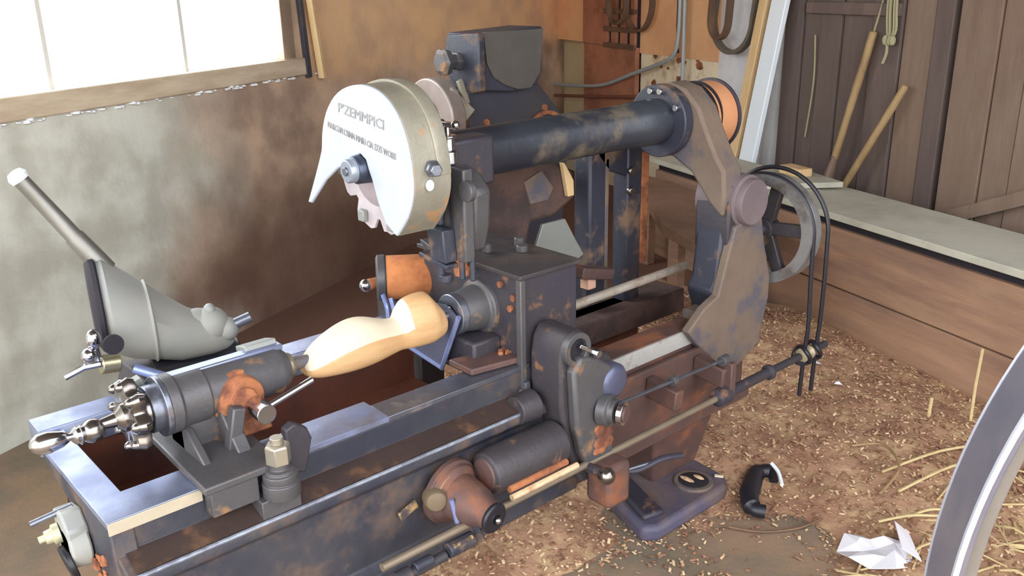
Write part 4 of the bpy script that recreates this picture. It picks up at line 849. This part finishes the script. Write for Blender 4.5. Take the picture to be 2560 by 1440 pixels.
k = M().bar((1.86, 2.42, .40), (1.94, 2.40, .32), .02, .05); k.bar((1.90, 2.40, .44), (1.93, 2.40, .36), .015, .02); P_(k, 'cover_clip', alu_side, .002, t)
P_(M().ball((1.835, 2.40, .245), .022, 12), 'round_end', iron_g, 0, t)

# ================================================================ LARGE WHEEL at the right edge
a_ = Vector((math.sin(math.radians(50)), math.cos(math.radians(50)), 0)); u_ = Vector((a_.y, -a_.x, 0)); R_ = .69
c0 = a_*.8+u_*1.0; cz_ = F+R_+.003
t = thing('iron_tyred_wheel', 'large grey iron rimmed wheel standing in the right foreground', 'wheel', (c0.x, c0.y, F))
cc = (c0.x, c0.y, cz_)
P_(M().loop(cc, a_, [(0, R_-.012), (0, R_), (.065, R_), (.065, R_-.012)], 160), 'tyre', wheel_m, .0025, t)
wb_m = mat('bright_iron', (172, 174, 186), .4, .3, var=.05)  # paler rings along both edges of the tyre
for q in (-.0015, .0625): P_(M().loop((c0.x+a_.x*q, c0.y+a_.y*q, cz_), a_, [(0, R_-.005), (0, R_+.0006), (.0028, R_+.0012), (.0032, R_-.005)], 160), 'bright_edge', wb_m, 0, t)
P_(M().loop((c0.x+a_.x*.010, c0.y+a_.y*.010, cz_), a_, [(0, R_-.028), (0, R_-.0125), (.045, R_-.0125), (.045, R_-.028)], 160), 'felloe', mat('felloe_grey', (112, 104, 96), .7, 0), .003, t)
P_(M().rev((c0.x-a_.x*.06, c0.y-a_.y*.06, cz_), a_, [(0, .06), (.02, .075), (.16, .075), (.19, .05)], 32), 'hub', iron_b, .003, t)
for i in range(12):
    an = i*math.pi/6+.10; dv = u_*math.cos(an)+Vector((0, 0, 1))*math.sin(an); q = Vector(cc)+a_*.032
    P_(M().tube([q+dv*.07, q+dv*.25, q+dv*(R_-.024)], [.024, .019, .016], 12), 'spoke', mat('spoke_blue', (60, 62, 84), .35, .2) if i == 0 else bpy.data.materials['spoke_blue'], 0, t)

# ================================================================ FLOOR ITEMS
pc = Vector((1.84, .80, F+.012))
k = M(); pr = [(-.085, -.03), (-.05, -.075), (.01, -.085), (.06, -.06), (.075, .0), (.04, .05), (-.01, .075), (-.06, .065), (-.09, .02)]
vs = [pc+Vector((a, b, .012*math.sin(a*60+b*30)+.008)) for a, b in pr]+[pc+Vector((a*.5, b*.5, .020+.008*math.cos(a*90))) for a, b in pr]+[pc+Vector((0, 0, .006))]
fs = [(i, (i+1) % 9, 9+(i+1) % 9, 9+i) for i in range(9)]+[(9+i, 9+(i+1) % 9, 18) for i in range(9)]
k.add(vs, fs); k.add([pc+Vector((.02, -.10, .015)), pc+Vector((.10, -.03, .02)), pc+Vector((.085, .0, .045)), pc+Vector((.0, -.06, .04))], [(0, 1, 2, 3)])
o = k.build('crumpled_paper', paper_m, smooth=False); sm = o.modifiers.new('thick', 'SOLIDIFY'); sm.thickness = .002
tag(o, 'crumpled white paper scrap with sawdust on it, lying left of the big wheel', 'paper')
for (x, y, s_, lb) in ((2.60, 1.42, .03, 'long white paper sliver on the sawdust near the ropes'), (2.50, 1.27, .014, 'tiny bright white scrap on the sawdust left of the tall straw'), (2.75, 1.50, .014, 'small lilac white scrap close to the plank bin'), (1.79, 1.205, .0, '')):
    if not lb: continue
    h = F+max(hz(x, y), 0)+.008; k = M().add([(x-s_*.4, y+s_, h), (x+s_*.2, y+s_*.8, h+.008), (x+s_*.3, y-s_, h), (x-s_*.3, y-s_*.9, h+.006), (x, y, h+.012)], [(0, 1, 4), (1, 2, 4), (2, 3, 4), (3, 0, 4), (0, 3, 2, 1)])
    tag(k.build('paper_scrap', paper_m, smooth=False), lb, 'paper')
k = M().bar((1.80, 1.235, F+.048), (1.812, 1.215, F+.048), .009, .005); tag(k.build('pale_chip', wood_w, None, .001), 'cream wood chip lying on the corner of the dark blue foot plate', 'chip')
t = thing('black_rubber_hook', 'curved black rubber hook with a bright tip on the sawdust by the foot plate', 'hook', (1.86, 1.13, F))
M().tube(curve([(1.915, 1.125, F+.032), (1.935, 1.150, F+.040), (1.905, 1.170, F+.040), (1.86, 1.155, F+.04), (1.80, 1.125, F+.036), (1.765, 1.090, F+.030), (1.778, 1.062, F+.026)], 8), [.012]*8+[.020]*8+[.024]*8+[.026]*8+[.024]*8+[.018]*9, 14).build('bent_body', black, t)
M().tube(curve([(1.937, 1.150, F+.066), (1.925, 1.120, F+.056), (1.893, 1.088, F+.045)], 5), .005, 8).build('bright_tip', white_p, t)
# straws
def straw(pts, r, lb, m=straw_m):
    k = M().tube(curve(pts, 5), r, 6); tag(k.build('straw', m), lb, 'straw', 'loose straws by the big wheel')
def fz(x, y, e=.01): return F+max(hz(x, y), 0)+e
def st2(x0, y0, x1, y1, r, lb, lift=.02):
    straw([(x0, y0, fz(x0, y0)), ((x0+x1)/2, (y0+y1)/2, fz((x0+x1)/2, (y0+y1)/2, lift)), (x1, y1, fz(x1, y1))], r, lb)
st2(2.50, .80, 2.12, .93, .004, 'upper of the two long straws pointing at the big wheel')
st2(2.45, .76, 2.07, .86, .004, 'lower of the two long straws pointing at the big wheel')
st2(2.06, .75, 1.93, .84, .0035, 'short straw above the white paper')
st2(1.95, .72, 1.86, .73, .0035, 'short straw between the white paper and the wheel')
st2(2.10, .74, 2.00, .80, .0035, 'pale straw halfway down beside the wheel tyre')
straw([(2.60, .90, fz(2.6, .9)), (2.61, .905, F+.16), (2.605, .90, F+.28)], .0045, 'tall thin straw standing up against the plank bin')
straw([(2.52, .99, fz(2.52, .99)), (2.525, .99, F+.12)], .005, 'short bright straw standing up left of the tall one')
rnd = random.Random(11)
k = M()
for i in range(90):
    x = rnd.uniform(1.45, 2.5); y = rnd.uniform(.35, .80); a = rnd.uniform(0, 3.14); l = rnd.uniform(.03, .1); h = fz(x, y, .006)
    k.tube([(x-l*math.cos(a), y-l*math.sin(a), h), (x, y, h+rnd.uniform(.0, .015)), (x+l*math.cos(a), y+l*math.sin(a), h)], rnd.uniform(.0015, .003), 5)
o = k.build('straw_litter', straw_m); tag(o, 'short straws littered on the floor behind the big wheel', 'straw'); o['kind'] = 'stuff'
k = M().tube(curve([(2.18, 1.05, fz(2.18, 1.05)), (2.22, .98, fz(2.22, .98, .02)), (2.15, .90, fz(2.15, .9, .02)), (2.03, .89, fz(2.03, .89))], 6), .0035, 6); tag(k.build('curled_wire', handle_w), 'thin brown curled wire lying in the sawdust', 'wire')
k = M().tube(curve([(1.68, 1.10, F+.008), (1.72, 1.03, F+.01), (1.80, .98, F+.008), (1.87, .96, F+.012)], 6), .0035, 6); tag(k.build('thin_stick', leather), 'thin brown stick lying in front of the foot plate', 'stick')
for o in bpy.data.objects:
    if '_o' in o: del o['_o']
